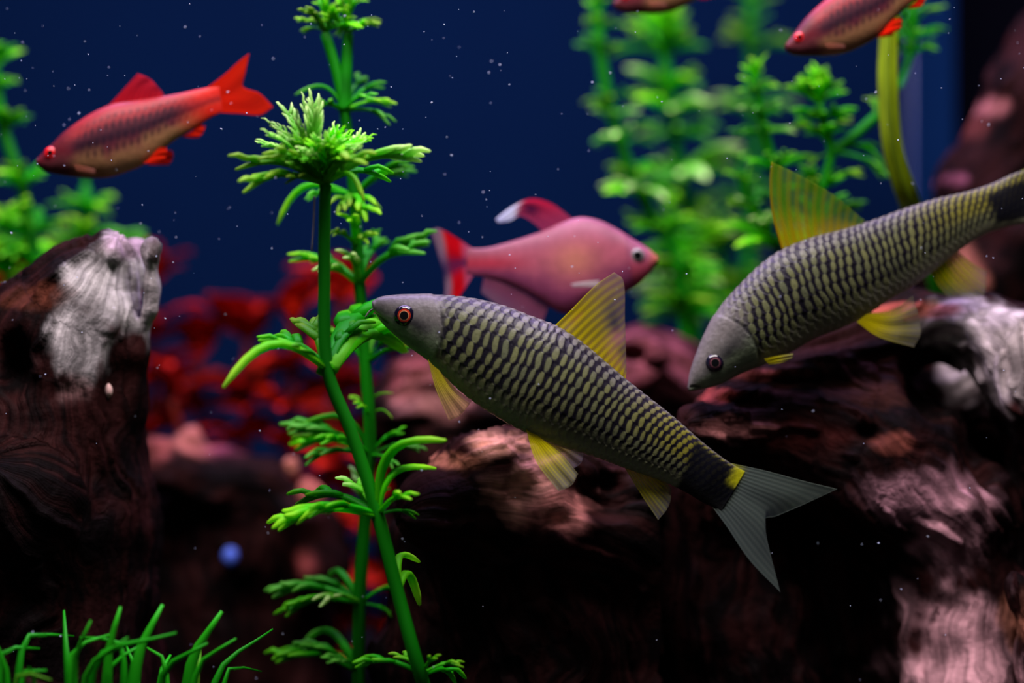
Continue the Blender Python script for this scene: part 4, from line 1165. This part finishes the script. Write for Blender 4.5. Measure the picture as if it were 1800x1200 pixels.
# strap leaf
def ribbon(path, y, widths, n=40, m=9, curl=0.25, dy=None):
    P = catmull([at(a, b, y + (dy[i] if dy else 0)) for i, (a, b) in enumerate(path)], n)
    W = np.interp(np.linspace(0, 1, n), np.linspace(0, 1, len(widths)), widths) * upx(y) / 2
    T = np.gradient(P, axis=0); T /= np.linalg.norm(T, axis=1)[:, None]
    A = np.cross(T, [0.15, 1.0, 0.0]); A /= np.linalg.norm(A, axis=1)[:, None]
    B = np.cross(A, T)
    q = np.linspace(-1, 1, m)
    mid = np.exp(-(q / 0.18) ** 2)
    lift = curl * (q * q) - 0.12 * mid
    th = 0.05 + 0.10 * mid
    out = []
    for s in (1, -1):
        out.append(P[:, None] + W[:, None, None] * (A[:, None] * q[None, :, None] + B[:, None] * (lift + s * th)[None, :, None]))
    V = np.concatenate([o.reshape(-1, 3) for o in out])
    idx = np.arange(n * m).reshape(n, m); k = n * m
    F = np.stack([idx[:-1, :-1], idx[:-1, 1:], idx[1:, 1:], idx[1:, :-1]], -1).reshape(-1, 4)
    rim = np.concatenate([idx[0, :], idx[1:, -1], idx[-1, -2::-1], idx[-2:0:-1, 0]])
    F = np.vstack([F, F[:, ::-1] + k, np.stack([rim + k, np.roll(rim, -1) + k, np.roll(rim, -1), rim], -1)])
    Q = np.tile(np.repeat(q[None], n, 0).ravel(), 2); S = np.tile(np.repeat(np.linspace(0, 1, n)[:, None], m, 1).ravel(), 2)
    return V, F, Q, S
V, F, Q, S = ribbon([(1690, 700), (1640, 440), (1598, 350), (1572, 270), (1562, 180), (1562, 60), (1570, -60)], 0.05, [26, 40, 46, 42, 36, 34, 26], n=60, dy=[.065, .03, .004, 0, 0, 0, 0], m=27)
nz = fbm(np.stack([Q * 3, S * 40, Q * 0], -1), 3)
c = mix(lin((60, 190, 40)), lin((126, 150, 14)), smooth(0.3, 0.65, S))
c = mix(c, lin((50, 84, 6)), np.exp(-((np.abs(Q) - 0.16) / 0.08) ** 2) * 0.8)
c = mix(c, lin((140, 170, 40)), np.exp(-(Q / 0.10) ** 2) * 0.5) * (0.6 + 0.8 * nz)[:, None]
b = V[0]
st = root('strap_leaf_plant', V.mean(0) * [1, 1, 0] + [0, 0, V[:, 2].min()], 'long olive green strap leaf standing by the corner strip', 'plant')
link('leaf', mesh('leaf', V - np.array(st.location), F, M_STEM, c), st)

# grass clumps
def grass(label, base, blades, y):
    B = at(base[0], floor_py(y), y)
    r_ = root('grass_plant', B, label, 'plant')
    for (mx, my, tx, ty, w, dy, pal) in blades:
        V, F, Q, S = ribbon([(base[0] + (mx - base[0]) * 0.25, floor_py(y) - 4), (mx, my), (tx, ty)], y, [w * 1.0, w * 1.3, w * 1.3, w, w * .25], n=16, m=5, dy=[0, dy * .5, dy])
        c0, c1 = {'g': ((6, 120, 2), (30, 165, 14)), 'b': ((8, 128, 4), (40, 170, 20)), 'd': ((6, 112, 2), (24, 150, 10)), 'y': ((30, 120, 4), (90, 165, 30))}[pal]
        c = mix(lin(c0), lin(c1), smooth(0.62, 1.0, S))
        link('blade', mesh('blade', V - B, F, M_STEM, c), r_)
yg = -0.022
grass('clump of narrow upright grass blades below the pale stump', (170, 0), [(190, 1150, 212, 1066, 20, 0, 'b'), (125, 1150, 193, 1115, 14, .004, 'b'), (116, 1150, 112, 1072, 16, .012, 'd'), (130, 1170, 160, 1090, 14, -.004, 'b'),
      (240, 1160, 286, 1062, 24, .004, 'b'), (165, 1170, 310, 1112, 14, -.003, 'g'), (215, 1140, 140, 1120, 14, .006, 'g'), (150, 1190, 225, 1120, 13, -.006, 'b'), (190, 1180, 255, 1130, 13, .004, 'g')], yg)
grass('clump of grass blades ending in a forked bright tip', (300, 0), [(335, 1170, 390, 1074, 24, 0, 'b'), (345, 1180, 415, 1122, 13, -.004, 'b'), (285, 1190, 365, 1130, 15, -.006, 'g'), (290, 1165, 258, 1138, 15, .004, 'b'),
      (345, 1190, 352, 1140, 20, .004, 'y'), (280, 1190, 300, 1150, 16, .006, 'g'), (240, 1190, 220, 1130, 14, .006, 'g'), (380, 1190, 480, 1105, 12, .014, 'd'), (400, 1180, 460, 1180, 10, .01, 'd')], yg + 0.008)
grass('low grass blades crossing in front of the stump foot', (20, 0), [(10, 1180, -20, 1110, 16, 0, 'g'), (60, 1180, 50, 1172, 14, -.004, 'g'), (40, 1185, 82, 1178, 14, 0, 'g'), (0, 1150, 70, 1140, 16, .01, 'd'), (40, 1130, 130, 1118, 14, .016, 'd'),
      (30, 1190, 90, 1195, 12, -.006, 'y')], yg - 0.004)

# red plants far behind
def blade_leaf(seed):
    n, m = 9, 5
    r = random.Random(seed)
    x = np.linspace(0, 1, n); q = np.linspace(-1, 1, m)
    w = 0.34 * np.sin(np.pi * np.clip(x * 0.96 + 0.03, 0, 1)) ** 0.8
    X, Q = np.meshgrid(x, q, indexing='ij')
    Z = 0.25 * np.sin(X * 2.6) - 0.15 * X * X + 0.06 * Q * Q + 0.02 * np.sin(X * 14 + seed) * np.abs(Q)
    top = np.stack([X, w[:, None] * Q, Z + 0.012 * (1 - np.abs(Q))], -1).reshape(-1, 3)
    bot = np.stack([X, w[:, None] * Q, Z - 0.012], -1).reshape(-1, 3)
    idx = np.arange(n * m).reshape(n, m); k = n * m
    F = np.stack([idx[:-1, :-1], idx[1:, :-1], idx[1:, 1:], idx[:-1, 1:]], -1).reshape(-1, 4)
    rim = np.concatenate([idx[0, :], idx[1:, -1], idx[-1, -2::-1], idx[-2:0:-1, 0]])
    F = np.vstack([F, F[:, ::-1] + k, np.stack([rim, rim + k, np.roll(rim, -1) + k, np.roll(rim, -1)], -1)])
    c = mix(lin((200, 34, 8)), lin((140, 8, 10)), np.abs(Q).ravel())
    return mesh('leaf', np.vstack([top, bot]), F, M_RED, np.vstack([c, c]))
RL = [blade_leaf(k) for k in range(4)]
def red_plant(label, path, y, nodes, L):
    stem = [(path[0][0], floor_py(y), y)] + [(a, b, y) for a, b in path]
    p_ = Plant('red_leaf_plant', label, [stem], r=(9, 7), colour=((80, 14, 10), (110, 26, 14)), group='red leaved plants along the back')
    P = catmull([at(*q) for q in stem], 60)
    for k in range(nodes):
        i = int(10 + 49 * (k / (nodes - 1)))
        for q in range(7):
            ph = k * 1.3 + q * 0.9 + random.uniform(-.3, .3)
            l = 1.15 * L * upx(y) * random.uniform(.75, 1.2)
            el = random.uniform(-.1, .6) + (0.5 if k == nodes - 1 else 0)
            p_.leaf(P[i], P[i] + l * np.array([math.cos(ph) * math.cos(el), math.sin(ph) * math.cos(el) * 0.8, math.sin(el)]), me=random.choice(RL), roll=random.uniform(-.5, .5))
for lab, path, yy, nn_, LL in [('deep red leafy plant partly hidden by the stump edge', [(265, 800), (268, 640), (262, 510)], 0.17, 8, 92),
                              ('deep red leafy plant dipping low against blue water', [(350, 820), (352, 720), (348, 630)], 0.185, 6, 88),
                              ('red leafy plant with orange lit top over the mound', [(430, 820), (432, 720), (436, 600)], 0.18, 7, 90),
                              ('bright red leafy plant just past the arching green leaf', [(510, 830), (512, 700), (516, 570)], 0.175, 8, 88),
                              ('tall red leafy plant behind the twin green stems', [(600, 830), (600, 680), (598, 535)], 0.18, 8, 92),
                              ('red leafy plant under the olive fish chin', [(680, 820), (684, 720), (688, 630)], 0.17, 7, 84),
                              ('red leafy plant glimpsed on the far side of the stump', [(30, 800), (25, 640), (15, 520)], 0.17, 7, 84),
                              ('dark red leafy plant low between stump and mound', [(320, 840), (322, 780), (300, 700)], 0.15, 5, 70),
                              ('low red leafy plant in the gap before the root', [(570, 840), (580, 780), (590, 700)], 0.155, 5, 80)]:
    red_plant(lab, path, yy, nn_, LL)

# ------------------------------------------------------------------ small things
def pebble(name, px, py, y, r, rgb, label, cat, seat=None, flat=(1, 1, .75), group=None, on_floor=False):
    A = np.linspace(0, math.pi, 10); B = np.linspace(0, 2 * math.pi, 16, endpoint=False)
    AA, BB = np.meshgrid(A, B, indexing='ij')
    d = np.stack([np.sin(AA) * np.cos(BB), np.sin(AA) * np.sin(BB), np.cos(AA)], -1).reshape(-1, 3)
    k = 0.82 + 0.36 * fbm(d * 1.6 + px, 2)
    if seat is not None:
        h = seat.hit(px, py)
        if h is None:
            return
        c = h[0] + np.array([0, -0.25, 0]) * r * upx(y)
    else:
        c = at(px, py, y)
    R = r * upx(c[1])
    V = d * k[:, None] * R * np.array(flat)
    if on_floor:
        c[2] = -V[:, 2].min() - 0.0006
    idx = np.arange(160).reshape(10, 16)
    F = np.stack([idx[:-1], idx[1:], np.roll(idx, -1, 1)[1:], np.roll(idx, -1, 1)[:-1]], -1).reshape(-1, 4)
    tag(link(name, mesh(name, V, F, mat_plain(name + '_stone', rgb, 0.55, 0.3, 0.2, 600)), None, c), label, cat, group)
pebble('snail', 205, 682, 0, 10, (205, 165, 160), 'tiny pale snail on the face of the stump', 'snail', stump, (.7, .8, 1.2))
pebble('snail_shell', 398, 972, 0, 19, (70, 98, 200), 'small pale blue shell against the black mound', 'shell', mound, (.7, .7, .9))
def on_floor_y(py):                                          # depth at which the floor is seen at this row
    return CAM_Z * FPX / (py - 600) - CAM_D
for (px, py, r, rgb, lab) in [(455, 1146, 46, (176, 66, 52), 'reddish pebble lying beside the grass clump'), (366, 1170, 22, (120, 110, 150), 'small grey pebble at the foot of the grass'),
                              (410, 1052, 26, (84, 40, 40), 'dark red pebble in the shade of the mound')]:
    yf = min(max(on_floor_y(py), 0.05), 0.27)
    pebble('pebble', px, py, yf if py > 1100 else 0.24, r, rgb, lab, 'pebble', None, on_floor=True)

# clear airline in the back corner
pa = at(1602, 130, TY1 - 0.012)
V, F = tube_mesh([(pa[0], pa[1], 0.001), (pa[0], pa[1], 0.12), (pa[0], pa[1], TZ)], 0.0007, 8)
tag(link('air_tube', mesh('air_tube', V - np.array([pa[0], pa[1], 0]), F, mat_plain('grey_tube', (70, 84, 130), 0.3, 0.4)), None, (pa[0], pa[1], 0)), 'thin grey tube running down the blue corner strip', 'tube')

# drifting specks
V, F = [], []
for k in range(340):
    px = random.uniform(0, 1800) if k % 3 else random.uniform(0, 900)
    py = random.uniform(5, 1195) if k % 2 else random.uniform(5, 560)
    y = random.uniform(-0.022, 0.026)
    r = random.choice([0.6, 0.7, 0.8, 0.9, 1.1, 1.5]) * upx(y) * 0.85
    c = at(px, py, y)
    a = random.uniform(0, 6.28); e = random.uniform(1, 2.2)
    ax = np.array([math.cos(a), 0, math.sin(a)]); bx = np.array([-math.sin(a), 0, math.cos(a)])
    k0 = len(V)
    V += [c + ax * r * e, c - ax * r * e, c + bx * r, c - bx * r, c + np.array([0, r, 0]), c - np.array([0, r, 0])]
    for i, j, l in ((0, 2, 5), (2, 1, 5), (1, 3, 5), (3, 0, 5), (2, 0, 4), (1, 2, 4), (3, 1, 4), (0, 3, 4)):
        F.append((k0 + i, k0 + j, k0 + l))
tag(link('drifting_debris', mesh('drifting_debris', V, F, mat_plain('pale_debris', (190, 200, 225), 0.6, 0.2))), 'fine pale specks drifting in the water', 'debris', kind='stuff')
